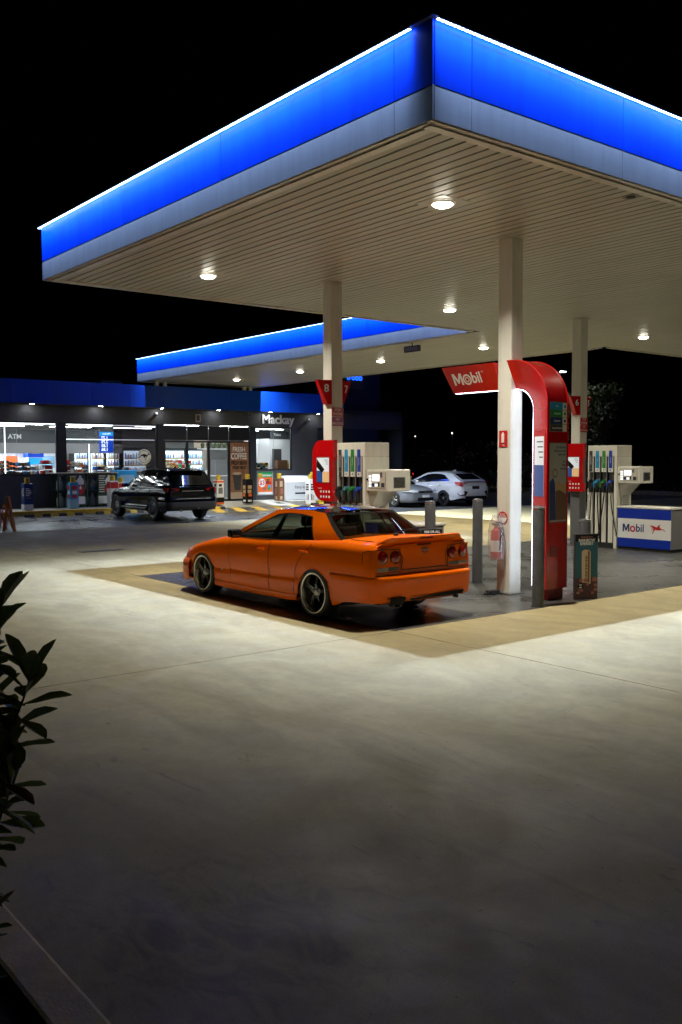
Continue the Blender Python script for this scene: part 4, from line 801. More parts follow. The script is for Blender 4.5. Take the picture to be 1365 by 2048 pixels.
rack(8.02, 28.4, .22, .6, 1.2, ['redd', 'redm'], 'dark red display rack right of the window pillar', 'snack_rack', 3); rack(8.33, 28.5, .36, .62, 1.2, ['wht', 'sandp'], 'pale poster rack in the second window', 'snack_rack', 2); rack(8.58, 28.4, .2, .55, 1.2, ['orp', 'tan'], 'slim orange rack in the second window', 'snack_rack', 2); rack(8.84, 28.5, .24, .45, 1.2, ['gry', 'ing'], 'grey display rack in the second window', 'snack_rack', 2); rack(9.5, 28.6, .6, .36, 1.2, ['wht', 'blu', 'wallb', 'brown'], 'low rack of white and blue packs in the second window', 'snack_rack', 2)
rack(13.4, 30.2, .85, .5, 1.3, ['tan', 'yel', 'orp', 'wht'], 'bread and snack rack just inside the leftmost door pane'); rack(14.6, 31.0, .6, .8, 1.0, ['redm', 'wht', 'gp'], 'red and green snack rack inside the middle door'); rack(3.2, 28.4, .8, .7, 1.0, ['orp', 'sandp', 'wht'], 'orange snack rack past the left picture edge'); rack(10.4, 28.9, .9, .6, .9, ['gry', 'wht', 'skyb'], 'pale rack behind the dark window film')
rack(17.0, 28.7, 1.2, .45, 1.2, ['brown', 'yel', 'blkp', 'teal'], 'drinks display inside the right window below the toilet sign')
def fridge(x, w, y, lab):
    t = ithing('drinks_fridge', lab, 'fridge', (x, y, .15), 'glowing drinks fridges')
    G().box(-w/2, w/2, .05, .6, 0, 2.35).build('cabinet', M['ind'], t); G().box(-w/2+.05, w/2-.05, .04, .049, .2, 2.2).build('back_light', M['fridge'], t)
    for r in range(6):
        z = .25+r*.32; G().box(-w/2+.04, w/2-.04, -.14, .039, z-.03, z).build('shelf', M['inw'], t); G().box(-w/2+.04, w/2-.04, -.152, -.142, z-.035, z+.012).build('price_strip', M['yel'], t)
    g = [G() for _ in range(5)]; n_ = int(w/.085)
    for r in range(6):
        z = .25+r*.32
        for q in range(n_):
            xx = -w/2+.08+q*(w-.16)/max(1, n_-1); g[rnd.randrange(5)].cyl((xx, -.07, z+.001), (xx, -.07, z+rnd.uniform(.16, .25)), .032, .022, 6)
    for gg, m_ in zip(g, ('skyb', 'wht', 'redm', 'sandp', 'blu')):
        if gg.v: tag(gg.build('bottles', M[m_], t), kind='stuff')
fridge(10.68, .68, 33.4, 'glowing drinks fridge at the left behind the second window'); fridge(11.44, .68, 33.4, 'glowing drinks fridge in the middle behind the second window'); fridge(12.2, .68, 33.4, 'glowing drinks fridge at the right behind the second window'); fridge(13.3, 1.2, 33.4, 'dim drinks fridge behind the dark window film')
fridge(15.3, 1.25, 33.4, 'glowing drinks fridge seen through the leftmost door pane'); fridge(16.48, .9, 33.4, 'glowing drinks fridge seen through the second door pane')
cfc = ithing('coffee_counter', 'pale coffee counter with white machine inside the open door', 'counter', (16.35, 31.0, .15)); G().box(-.9, .9, 0, .6, 0, 1.0).build('body', M['ing'], cfc); G().box(-.95, .95, -.05, .62, 1.0, 1.05).build('top', M['inw'], cfc); G().box(-.1, .5, .1, .5, 1.05, 1.75).build('machine', M['gry'], cfc); G().box(-.75, -.5, .1, .35, 1.05, 1.3).build('cup_stack', M['wht'], cfc); G().box(-.9, .9, .1, .4, 2.25, 2.3).build('high_shelf', M['inw'], cfc)
for q in range(5): G().lathe([(.06, 0), (.08, .12), (.10, .2), (.02, .32)], (-.7+q*.3, .25, 2.3), 'z', 8).build('potted_plant', M['crown'], cfc)
pw = ithing('partition_wall', 'tan interior partition between the fridges and the coffee counter', 'partition', (17.4, 34.5, .15)); G().box(-.35, .35, 0, .1, 0, 3.2).build('panel', M['intan'], pw)
tr = ithing('toilet_corridor', 'pale interior wall with grey door and toilet sign in the right window', 'interior wall', (19.9, 31.8, .15)); G().box(-1.6, 1.6, 0, .1, 0, 2.78).build('wall', M['inw'], tr); G().box(.02, .56, -.03, -.001, 0, 2.30).build('door', M['wall'], tr); G().box(-.1, 1.0, -.05, -.002, 2.80, 3.18).build('header', M['ind'], tr); text('lettering', 'Toilet', .13, M['wht'], tr, (.3, -.06, 3.0), (1, 0, 0), (0, 0, 1), world=False)
for q in range(7): G().lathe([(.05, 0), (.055, .2), (.02, .3), (.018, .36)], (-1.35+q*.2, -3.3, 1.35), 'z', 8).build('bottle', M[('yel', 'teal', 'yel', 'blkp', 'blkp', 'brown', 'blkp')[q]], tr)
G().box(-3.3, -.1, -3.5, -3.1, 0, 1.35).build('bench', M['ind'], tr); G().box(-2.0, -1.45, -3.4, -3.15, 1.351, 1.75).build('bottle_crate', M['brown'], tr); G().box(-.75, -.72, -.9, .0, 0, 2.78).build('return_wall', M['inw'], tr)
pb = ithing('price_sign_reflection', 'glowing blue panel standing in for a price sign reflection in the second shop window', 'reflection panel', (9.50, 28.1, 2.22))  # glowing panel with mirrored digits stands in for a reflected price sign
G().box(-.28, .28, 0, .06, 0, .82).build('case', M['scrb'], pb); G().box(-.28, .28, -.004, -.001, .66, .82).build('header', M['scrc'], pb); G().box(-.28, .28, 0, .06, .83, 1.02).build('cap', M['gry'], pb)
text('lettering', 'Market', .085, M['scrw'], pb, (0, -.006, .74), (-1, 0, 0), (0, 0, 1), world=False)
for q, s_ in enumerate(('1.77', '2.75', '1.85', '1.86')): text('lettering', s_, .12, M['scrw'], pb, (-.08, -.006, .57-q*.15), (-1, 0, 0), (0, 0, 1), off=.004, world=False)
# ---- things along the shop front
cg = thing('gas_bottle_cage', 'green wire cage of gas bottles with hazard diamonds below the second window', 'gas cage', (8.15, 27.2, .15))
for x in (-1.12, 0, 1.12):
    for y in (-.30, .30): G().box(x-.025, x+.025, y-.025, y+.025, 0, 1.28).build('post', M['greenm'], cg)
G().box(-1.28, 1.25, -.38, .38, 1.28, 1.315).build('top', M['ptrim'], cg)
for z in (.02, .64): G().box(-1.1, 1.1, -.28, .28, z, z+.03).build('shelf', M['greenm'], cg)
for z in (.04, .66):
    for q in range(7): G().lathe([(.10, 0), (.135, .05), (.135, .30), (.09, .38), (.06, .40), (.06, .50), (.001, .5)], (-.94+q*.31, 0, z), 'z', 12).build('gas_bottle', M['bottle'], cg, smooth=True)
for q in range(28): G().box(-1.10+q*.0815-.003, -1.10+q*.0815+.003, -.312, -.306, .03, 1.27).build('mesh_wire', M['greenm'], cg)
for x0 in (-.72, .42):
    G().box(x0, x0+.62, -.325, -.316, .12, 1.22).build('notice_board', M['greenm'], cg); G().box(x0+.01, x0+.61, -.329, -.3255, .13, .42).build('white_notice', M['wht'], cg)
    G().add([(x0+.44+a, -.333, .66+b) for a, b in ((0, -.22), (.2, 0), (0, .22), (-.2, 0))], [(0, 1, 2, 3)]).build('hazard_diamond', M['redm'], cg, fix=False)
    G().add([(x0+.44+a, -.335, .72+b) for a, b in ((-.04, -.03), (.04, -.03), (.05, .02), (0, .12), (-.04, .03))], [(0, 1, 2, 3, 4)]).build('flame_mark', M['wht'], cg, fix=False)
    G().add([(x0+.44+a, -.330, .86+b) for a, b in ((-.13, .0), (.13, 0), (.15, .12), (.1, .24), (.05, .26), (.05, .34), (-.05, .34), (-.05, .26), (-.1, .24), (-.15, .12))], [tuple(range(10))]).build('bottle_print', M['wht'], cg, fix=False)
    for q in range(8): G().box(x0+.04, x0+.04+(.22 if q % 2 else .26), -.330, -.3258, 1.16-q*.085, 1.19-q*.085).build('print_line', M['wht'], cg)
bb = thing('blue_display_bin', 'bright blue display bin standing by the shop wall behind the dark car', 'bin', (9.85, 27.3, .15)); G().box(-.42, .42, -.25, .25, 0, 1.38).build('body', M['skyb'], bb, bevel=.02); G().box(-.3, .3, -.256, -.2515, .9, 1.2).build('label_panel', M['skyp'], bb)
ib = thing('ice_chest', 'white ice chest with sloping lid against the charcoal wall', 'ice chest', (17.95, 27.2, .15))
G().prism([(-.35, 0), (.35, 0), (.35, 1.05), (-.1, 1.05), (-.35, .8)], -.68, .68, 'yz').build('body', M['inw'], ib, bevel=.02)
text('lettering', 'Party Ice', .13, M['blkp'], ib, (.1, -.353, .55), (1, 0, 0), (0, 0, 1), world=False); G().box(-.2, .4, -.354, -.351, .25, .32).build('print_line', M['blkp'], ib)
def sleeve(x, y, z, h, lab, m_, extra):
    t = thing('sleeved_bollard', lab, 'bollard', (x, y, z), group='yellow capped bollards by the shop')
    G().lathe([(.095, 0), (.095, h-.01), (.085, h), (.001, h+.005)], (0, 0, 0), 'z', 20).build('post', M['yel'], t, smooth=True)
    G().box(-.16, .16, -.16, .16, .02, h-.20).build('advert_sleeve', M[m_], t, bevel=.015)
    for (x0, x1, z0, z1, mm) in extra:
        G().box(x0, x1, -.1635, -.1605, z0, z1).build('sleeve_print', M[mm], t)
        G().box(-.1635, -.1605, x0, x1, z0, z1).build('sleeve_print', M[mm], t)
    return t
sl = sleeve(5.62, 26.2, .15, 1.16, 'navy sleeved bollard with white slogan at the far left', 'navy', [(-.155, .155, .03, .22, 'wht'), (-.11, .02, .76, .79, 'wht'), (-.11, .07, .70, .73, 'wht'), (-.11, .10, .64, .67, 'wht'), (-.11, .08, .58, .61, 'wht'), (-.11, .03, .52, .55, 'wht'), (-.11, .09, .44, .455, 'tan')])
sleeve(7.30, 26.2, .15, 1.16, 'blue and red patterned sleeved bollard before the gas cage', 'skyb', [(-.155, .155, .03, .35, 'skyp'), (-.10, .10, .70, .85, 'redm'), (-.09, .09, .55, .66, 'wht'), (-.10, .10, .40, .52, 'redm')])
sleeve(8.85, 26.2, .15, 1.2, 'red and white sleeved bollard at the nose of the dark car', 'wht', [(-.15, .15, .72, .95, 'redm')]); sleeve(9.25, 26.35, .15, 1.12, 'second red and white sleeved bollard half hidden by the dark car bonnet', 'wht', [(-.15, .15, .68, .9, 'redm')])
sleeve(13.45, 26.2, .10, 1.2, 'orange and white sleeved bollard right of the dark car', 'wht', [(-.158, .158, .90, .98, 'orp'), (-.158, .158, .02, .10, 'orp'), (-.158, .158, .10, .30, 'blkp'), (-.08, .06, .74, .84, 'blkp'), (-.1, .1, .45, .70, 'gry')])
sleeve(14.85, 26.2, .10, 1.22, 'black sleeved bollard with golden biscuit picture beside the coffee poster', 'blkp', [(-.09, .10, .62, .76, 'tan'), (-.1, .08, .44, .58, 'tan'), (-.06, .1, .30, .42, 'orp'), (-.09, .09, .08, .16, 'wht')])
sleeve(16.45, 26.2, .15, 1.18, 'brown sleeved bollard with pale figure picture before the snack poster', 'brown', [(-.08, .06, .62, .86, 'sandp'), (-.05, .08, .30, .55, 'pinkp'), (-.07, .05, .08, .22, 'sandp')])
sleeve(17.55, 25.45, 0, 1.28, 'white sleeved bollard with black slogan, nearest of the pair by pump eight', 'wht', [(-.1, .1, .82, .88, 'blkp'), (-.09, .09, .72, .78, 'blkp'), (-.1, .1, .62, .68, 'blkp'), (-.08, -.02, .2, .45, 'navy'), (.02, .07, .2, .4, 'tan')])
sleeve(18.25, 26.25, .15, 1.22, 'white sleeved bollard behind the one nearest pump eight', 'wht', [(-.1, .1, .30, .7, 'skyp')])
# wheel stops
def stop(x0, x1, y, lab):
    t = thing('wheel_stop', lab, 'wheel stop', ((x0+x1)/2, y, 0), group='wheel stops'); n_ = 7; w = (x1-x0)/n_
    for q in range(n_): G().prism([(-.09, 0), (.09, 0), (.05, .10), (-.05, .10)], -(x1-x0)/2+q*w, -(x1-x0)/2+(q+1)*w-.001, 'yz').build('block', M['yel' if q % 2 else 'blk'], t)
stop(5.0, 7.0, 24.7, 'black and yellow wheel stop in the empty bay at left'); stop(7.6, 9.4, 24.85, 'black and yellow wheel stop under the dark car nose'); stop(11.3, 12.9, 24.85, 'black and yellow wheel stop just right of the dark car'); stop(17.2, 19.6, 24.9, 'black and yellow wheel stop by the right kerb')
# folding barricade
bq = thing('folding_barricade', 'orange folding lattice safety barricade at the left edge of the picture', 'barricade', (2.0, 18.9, 0), rz=.25)
for x in (-.95, .55):
    G().prism([(-.28, 0), (-.22, 0), (.02, .92), (-.02, .96)], x-.04, x+.04, 'yz').build('leg', M['orgp'], bq, bevel=.008); G().prism([(.28, 0), (.22, 0), (-.02, .92), (.02, .96)], x-.04, x+.04, 'yz').build('leg', M['orgp'], bq, bevel=.008)
for q in range(8):
    x = -.92+q*.185
    G().add([(x, -.10, .08), (x+.035, -.10, .08), (x+.22, -.02, .74), (x+.185, -.02, .74), (x, -.085, .08), (x+.035, -.085, .08), (x+.22, -.005, .74), (x+.185, -.005, .74)], [(0, 1, 2, 3), (4, 7, 6, 5), (0, 3, 7, 4), (1, 5, 6, 2)]).build('lattice_slat', M[('orgp', 'wht', 'redm')[q % 3]], bq)
    G().add([(x+.185, -.12, .08), (x+.22, -.12, .08), (x+.035, -.04, .74), (x, -.04, .74), (x+.185, -.105, .08), (x+.22, -.105, .08), (x+.035, -.025, .74), (x, -.025, .74)], [(0, 1, 2, 3), (4, 7, 6, 5), (0, 3, 7, 4), (1, 5, 6, 2)]).build('lattice_slat', M[('redm', 'orgp', 'wht')[q % 3]], bq)
# ================================================================ cars
# local car frame: +x forward, +y left, z up, origin on the ground under the rear axle
def lerp(a, b, t): return a+(b-a)*t
class Car:
    def __init__(s, sp):
        s.sp = sp; s.W = pchip(sp['W']); s.belt = pchip(sp['belt']); s.deck = pchip(sp['deck']); s.low = pchip(sp['low']); s.ins = pchip(sp['inset']); s.ys = pchip(sp['ys'])
        s.dz = sp.get('shoulder', .06)
    def bottom(s, x):
        z = s.low(x)
        for xc in (0, s.sp['wb']):
            d = abs(x-xc)
            if d < s.sp['ar']: z = max(z, s.sp['az']+math.sqrt(s.sp['ar']**2-d*d))
        return z
    def side_y(s, x, z):
        zl = s.sp['zlow']; u = (z-zl)/(s.belt(x)-zl)
        return s.W(x)-s.ins(u)-.0*u
    def gh_y(s, x, z):
        a, b = s.sp['gx']; m = (a+b)/2; h = (b-a)/2
        return s.ys(z)-s.sp.get('taper', .06)*((x-m)/h)**4
    def body(s, par, paint, inner=None):
        sp = s.sp; x0, x1 = sp['x0'], sp['x1']
        st = list(np.linspace(x0, x1, 90))
        for xc in (0, sp['wb']):
            st += list(xc+sp['ar']*np.sin(np.linspace(-math.pi/2, math.pi/2, 33))*.9999)+[xc-sp['ar']-.0008, xc+sp['ar']+.0008]
        st += [x0+.01, x0+.03, x1-.01, x1-.03]
        st = sorted(v for v in st if x0 <= v <= x1)
        g = G(); rows = []; cab = sp.get('cabin'); g.cur = 0
        for x in st:
            zb = s.bottom(x); zs = s.belt(x); zc = s.deck(x); row = []
            for t in np.linspace(0, 1, 18):
                z = zb+(zs-zb)*t; row.append((x, s.side_y(x, z), z))
            ys = s.side_y(x, zs)
            incab = cab and cab[0] < x < cab[1]
            for t in np.linspace(0, 1, 10)[1:]:
                y = ys*(1-t)
                if incab: row.append((x, max(0, ys-.10) if t < .3 else y*.9, zs if t < .2 else cab[2]))
                else: row.append((x, y, zs+(zc-zs)*(1-(y/ys)**2)**.8 if ys > 0 else zc))
            rows.append(row+[(a, -b, c) for a, b, c in row[-2::-1]])
        n = len(rows[0])
        for i in range(len(rows)-1):
            inc = cab and cab[0] < st[i] < cab[1]
            b0 = len(g.v); g.v += rows[i]+rows[i+1]
            for j in range(n-1):
                g.f.append([b0+j, b0+j+1, b0+n+j+1, b0+n+j]); g.mi.append(1 if (inc and 18 <= j <= n-20) else 0)
        for row in (rows[0], rows[-1]): g.add(row, [tuple(range(n))])
        o = g.build('body', [paint, inner or M['cabin']], par, smooth=True, ang=28)
        for xc in (0, sp['wb']):
            for sg in (1, -1):
                w = G(); R = sp['ar']; arc = np.linspace(math.pi*-.06, math.pi*1.06, 22)
                yo = s.side_y(xc, sp['az']+R)-.004
                w.grid([[(xc+R*1.004*math.cos(a), sg*yy, sp['az']+R*1.004*math.sin(a)) for a in arc] for yy in (yo, yo-.30)])
                w.add([(xc+R*1.004*math.cos(a), sg*(yo-.30), sp['az']+R*1.004*math.sin(a)) for a in arc], [tuple(range(22))])
                w.build('wheel_well', M['blkp'], par, fix=False)
                lip = []
                for a in np.linspace(0, math.pi, 25):
                    xx = xc+R*math.cos(a); zz = sp['az']+R*math.sin(a); lip.append((xx, sg*(s.side_y(xx, zz)-.002), zz))
                G().tube(lip, sp.get('lip', .010), 8).build('arch_lip', sp.get('lipm', paint), par, smooth=True)
        G().box(-.38, x1-.45, -s.W(1)+.14, s.W(1)-.14, sp['zlow']+.02, sp['zlow']+.22).build('underbody', M['blkp'], par)
        return o
    def seam(s, pts, w, par, name='panel_gap', m=None, sides=(1, -1)):
        for sg in sides:
            q = [(x, sg*(s.side_y(x, z)+.0015), z) for x, z in pts]
            G().tube(q, w/2, 5).build(name, m or M['blkp'], par)
    def door(s, xr, xf, zl, zt, par, paint, handle=None, label=None):
        for sg in (1, -1):
            rows = []
            for t in np.linspace(0, 1, 44):
                z = lerp(zl, zt, t); a = xr(t); b = xf(t); rows.append([(lerp(a, b, u), sg*(s.side_y(lerp(a, b, u), z)+.0035), z) for u in np.linspace(0, 1, 12)])
            d = G().grid(rows).build('door', paint, par, smooth=True, fix=False)
            if sg < 0: d.data.flip_normals()
            if handle:
                sp_rec = M['orangei'] if paint is M['orange'] else M['blkp']
                hx, hz = handle; yy = sg*(s.side_y(hx, hz)+.004)
                G().box(hx-.085, hx+.085, yy, yy+sg*.024, hz-.012, hz+.016).build('door_handle', paint, d, bevel=.008)
                G().box(hx-.075, hx+.065, yy-sg*.001, yy+sg*.004, hz-.042, hz-.014).build('handle_shadow_patch', sp_rec, d)  # darker patch painted as the small shadow under the handle
            edge = [(xr(t), lerp(zl, zt, t)) for t in np.linspace(1, 0, 10)]+[(lerp(xr(0), xf(0), u), zl) for u in np.linspace(0, 1, 6)]+[(xf(t), lerp(zl, zt, t)) for t in np.linspace(0, 1, 10)]
            G().tube([(x, sg*(s.side_y(x, z)+.0022), z) for x, z in edge], .0034, 5).build('door_gap', M['blkp'], par)
    def ring(s, outer, inner, par, paint, name='side_frame', off=0.0):
        for sg in (1, -1):
            g = G(); n = len(outer)
            rows = [[(lerp(o[0], i[0], t), sg*(s.gh_y(lerp(o[0], i[0], t), lerp(o[1], i[1], t))+off), lerp(o[1], i[1], t)) for o, i in zip(outer, inner)] for t in (0, .33, .66, 1)]
            g.grid(rows, True); g.build(name, paint, par, smooth=True, fix=False)
    def sglass(s, poly, par, m, name='side_window', off=-.006):
        for sg in (1, -1):
            g = G(); c = (sum(p[0] for p in poly)/len(poly), sum(p[1] for p in poly)/len(poly))
            rows = [[(lerp(c[0], p[0], t), sg*(s.gh_y(lerp(c[0], p[0], t), lerp(c[1], p[1], t))+off), lerp(c[1], p[1], t)) for p in poly] for t in (.0, .5, 1)]
            g.grid(rows[1:], True); g.add(rows[1], [tuple(range(len(poly)))]); g.build(name, m, par, smooth=True, fix=False)
    def sheet(s, eb, et, bulge, par, m, name, n=16, nv=10, u0=-1, u1=1, v0=0, v1=1, off=0.0, crown=0.0, zoff=0.0):
        rows = []
        for v in np.linspace(v0, v1, nv):
            x = lerp(eb[0], et[0], v); z = lerp(eb[1], et[1], v); y = s.gh_y(x, z)
            rows.append([(x+(bulge*(1-u*u)+off), u*y, z+zoff+crown*(1-u*u)*v) for u in np.linspace(u0, u1, n)])
        return G().grid(rows).build(name, m, par, smooth=True, fix=False)
def loop4(rb, rt, top, ft, fb, n=(6, 10, 6, 10)):
    f = pchip([rt]+top+[ft]) if True else None
    a = [(lerp(rb[0], rt[0], t), lerp(rb[1], rt[1], t)) for t in np.linspace(0, 1, n[0])[:-1]]
    b = [(x, f(x)) for x in np.linspace(rt[0], ft[0], n[1])[:-1]]
    c = [(lerp(ft[0], fb[0], t), lerp(ft[1], fb[1], t)) for t in np.linspace(0, 1, n[2])[:-1]]
    d = [(lerp(fb[0], rb[0], t), lerp(fb[1], rb[1], t)) for t in np.linspace(0, 1, n[3])[:-1]]
    return a+b+c+d
def roof(c, rt, top, ft, bulge_r, bulge_f, crown, par, m):
    f = pchip([rt]+top+[ft]); rows = []
    for x in np.linspace(rt[0], ft[0], 16):
        z = f(x); y = c.gh_y(x, z); t = (x-rt[0])/(ft[0]-rt[0])
        rows.append([(x+(1-u*u)*(bulge_r*(1-t)**3+bulge_f*t**3), u*y, z+crown*(1-abs(u)**2.2)*(math.sin(math.pi*min(1, max(0, .5+(t-.5)*.72)))**.5)) for u in np.linspace(-1, 1, 21)])
    return G().grid(rows).build('roof', m, par, smooth=True, fix=False)
LIP = mat('machined_lip', (.66, .65, .63), .2, metal=.92)
def wheel(par, x, y, r, w, rim, style, sg, lipm=None):
    """one wheel on side sg (+1 left, -1 right)"""
    wr = bpy.data.objects.new('wheel', None); COL.objects.link(wr); wr.parent = par; wr.location = (x, y, r); wr.rotation_euler = (rnd.uniform(0, .6) if False else 0, 0, 0 if sg > 0 else math.pi)
    h = w/2; rr = rim
    G().lathe([(rr-.004, -h), (rr+.02, -h-.002), (r-.025, -h+.004), (r-.004, -h+.03), (r, -h+.06), (r, h-.06), (r-.004, h-.03), (r-.025, h-.004), (rr+.02, h+.002), (rr-.004, h-.004)], (0, 0, 0), 'y', 44).build('tyre', M['tyre'], wr, smooth=True)
    rm = G().lathe([(rr-.002, h-.002), (rr+.005, h+.004), (rr-.004, h+.005), (rr-.014, h+.0), (rr-.020, h-.02), (rr-.032, h-.075), (rr-.045, h-.13), (rr-.05, -h+.02)], (0, 0, 0), 'y', 44).build('rim', lipm or LIP, wr, smooth=True)
    G().lathe([(.001, h-.15), (rr-.04, h-.15)], (0, 0, 0), 'y', 30).build('brake_disc', M['dgry'], wr)
    ns = style[0]
    for k in range(ns):
        a = 2*math.pi*k/ns+style[1]
        ca, sa = math.cos(a), math.sin(a)
        def P(rad, tw, yy): return (rad*ca-tw*sa, yy, rad*sa+tw*ca)
        w0, w1 = style[2], style[3]; yh, yt = h-style[4], h-style[4]-.03
        G().add([P(.05, -w0, yh), P(.05, w0, yh), P(rr-.03, w1, yt), P(rr-.03, -w1, yt), P(.05, -w0, yh-.03), P(.05, w0, yh-.03), P(rr-.03, w1, yt-.03), P(rr-.03, -w1, yt-.03), P(rr*.5, 0, yh+.006)],
                [(0, 1, 8), (1, 2, 8), (2, 3, 8), (3, 0, 8), (4, 7, 6, 5), (0, 4, 5, 1), (1, 5, 6, 2), (3, 2, 6, 7), (0, 3, 7, 4)]).build('spoke', style[5], rm)
        G().tube([P(.06, w0*.95, yh+.002), P(rr-.03, w1*.95, yt+.002)], .0035, 5).build('spoke_edge', M['chrome'], rm)
    G().lathe([(.001, h-style[4]+.014), (.028, h-style[4]+.012), (.034, h-style[4]), (.06, h-style[4]-.012), (.065, h-style[4]-.03)], (0, 0, 0), 'y', 20).build('hub_cap', M['steel'], rm, smooth=True)
    for k in range(5):
        a = 2*math.pi*(k+.5)/5; G().cyl((.05*math.cos(a), h-style[4]-.012, .05*math.sin(a)), (.05*math.cos(a), h-style[4]+.002, .05*math.sin(a)), .007, n=6).build('wheel_nut', M['dgry'], rm)
    return wr
# ---------------------------------------------------------------- orange sedan
oc_ = thing('orange_sedan', 'lowered orange four door sedan with black roof parked under the canopy', 'car', (1.54, 2.76, 0), rz=math.pi/2)
SP = dict(x0=-1.045, x1=3.50, wb=2.665, ar=.338, az=.272, zlow=.165, gx=(-.35, 2.1),
  W=[(-1.045, .765), (-1.02, .800), (-.96, .826), (-.85, .842), (-.5, .856), (0, .862), (.6, .856), (1.5, .856), (2.2, .858), (2.665, .862), (3.0, .845), (3.25, .79), (3.40, .70), (3.5, .58)],
  belt=[(-1.045, .915), (-1.0, .945), (-.9, .957), (-.5, .962), (0, .945), (.8, .905), (1.6, .868), (2.0, .848), (2.4, .805), (2.9, .715), (3.2, .640), (3.4, .57), (3.5, .50)],
  deck=[(-1.045, .935), (-1.0, .972), (-.9, .988), (-.5, 1.0), (.3, .97), (1.9, .935), (2.2, .905), (2.6, .850), (3.0, .765), (3.3, .675), (3.45, .59), (3.5, .52)],
  low=[(-1.045, .30), (-.6, .27), (-.36, .20), (.35, .185), (2.3, .185), (2.99, .19), (3.05, .16), (3.5, .17)],
  inset=[(0, .055), (.08, .022), (.18, .006), (.30, .004), (.345, .008), (.365, .020), (.42, .016), (.55, .004), (.68, .003), (.82, .016), (.91, .036), (.96, .060), (1.0, .10)],
  ys=[(.80, .775), (.95, .745), (1.10, .675), (1.25, .578), (1.32, .54)], cabin=(.05, 1.98, .52), taper=.05, lip=.009)
C = Car(SP); OP = M['orange']
C.body(oc_, OP)
C.door(lambda t: .99-.02*(1-t), lambda t: 1.93+.05*t-.06*(1-t)**2, .235, .868, oc_, OP, (1.16, .765))
C.door(lambda t: (.36+.06*(1-t)) if t < .55 else .36-.28*((t-.55)/.45)**1.3, lambda t: .975-.02*(1-t), .235, .895, oc_, OP, (.20, .80))
# greenhouse
gout = loop4((-.36, .950), (.13, 1.268), [(.45, 1.292), (.8, 1.295)], (1.16, 1.270), (2.10, .852))
gin = loop4((.125, .932), (.34, 1.218), [(.60, 1.240), (.85, 1.242)], (1.09, 1.220), (1.93, .872))
C.ring(gout, gin, oc_, OP)
gin2 = loop4((.155, .942), (.36, 1.206), [(.60, 1.228), (.85, 1.230)], (1.075, 1.207), (1.88, .885))
C.ring(gin, gin2, oc_, M['blkp'], 'window_seal', .002)
C.ring([(p[0], p[1]) for p in gin], [(p[0], p[1]-.0) for p in gin2], oc_, M['blkp'], 'window_seal', -.02)
C.sglass(gin2, oc_, M['carglass'])
for sg in (1, -1):
    def gp(x, z, o=.004): return (x, sg*(C.gh_y(x, z)+o), z)
    G().add([gp(.93, .895), gp(1.065, .892), gp(.96, 1.236), gp(.88, 1.236)], [(0, 1, 2, 3)]).build('centre_pillar', M['blkp'], oc_, fix=False)
    G().add([gp(.36, .925), gp(.39, .925), gp(.47, 1.215), gp(.44, 1.215)], [(0, 1, 2, 3)]).build('quarter_divider', M['blkp'], oc_, fix=False)
    G().tube([gp(x, z+.0, .006) for x, z in [(.125, .935), (.8, .903), (1.4, .886), (1.93, .868)]], .006, 6).build('belt_moulding', M['steel'], oc_)
roof(C, (.13, 1.268), [(.45, 1.292), (.8, 1.295)], (1.16, 1.270), -.035, .05, .048, oc_, M['roofblk'])
C.sheet((-.36, .955), (.13, 1.268), -.10, oc_, M['carglass'], 'rear_window', n=20, u0=-.90, u1=.90, v0=.10, v1=.93)
for u0, u1, v0, v1 in ((-1, -.90, 0, 1), (.90, 1, 0, 1), (-.9, .9, 0, .10), (-.9, .9, .93, 1)):
    C.sheet((-.36, .955), (.13, 1.268), -.10, oc_, M['dglass'], 'rear_window_border', n=14, u0=u0, u1=u1, v0=v0, v1=v1)
C.sheet((2.12, .855), (1.16, 1.270), .10, oc_, M['carglass'], 'windscreen', n=16)
wpv = Vector((-.53, -.02, 1.008))
G().tube([wpv+Vector((0, 0, 0)), wpv+Vector((.03, -.05, .025)), wpv+Vector((.05, -.22, .052)), wpv+Vector((.045, -.42, .055))], .009, 6).build('rear_wiper', M['blkp'], oc_)
G().lathe([(.001, .03), (.03, .025), (.035, 0)], tuple(wpv+Vector((0, 0, -.015))), 'z', 12).build('wiper_base', M['blkp'], oc_)
# cabin
G().box(-.45, .25, -.62, .62, .885, .90).build('parcel_shelf', M['cabin'], oc_)
def seat(x, y, par):
    s_ = G().box(x-.25, x+.28, y-.24, y+.24, .40, .58).add([(x-.30, y-.23, .55), (x-.16, y-.23, .55), (x-.34, y-.19, 1.05), (x-.42, y-.19, 1.05), (x-.30, y+.23, .55), (x-.16, y+.23, .55), (x-.34, y+.19, 1.05), (x-.42, y+.19, 1.05)], [(0, 1, 2, 3), (4, 7, 6, 5), (0, 3, 7, 4), (1, 5, 6, 2), (3, 2, 6, 7)]).build('seat', M['cseat'], par, bevel=.04)
    G().box(x-.45, x-.36, y-.12, y+.12, 1.06, 1.20).build('headrest', M['cseat'], s_, bevel=.04)
seat(1.15, .36, oc_); seat(1.15, -.36, oc_)
G().box(.05, .5, -.60, .60, .42, .60).box(-.02, .14, -.60, .60, .55, .98).build('rear_bench', M['cseat'], oc_, bevel=.04)
for y in (.33, -.33): G().box(-.06, .04, y-.12, y+.12, .985, 1.10).build('rear_headrest', M['cseat'], oc_, bevel=.03)
G().box(1.75, 2.1, -.66, .66, .70, .90).build('dashboard', M['cabin'], oc_, bevel=.04)
sw = [(1.62+.03*math.sin(a), -.36+.18*math.cos(a), .85+.18*math.sin(a)) for a in np.linspace(0, 2*math.pi, 25)]
G().tube(sw, .014, 6).build('steering_wheel', M['blkp'], oc_)
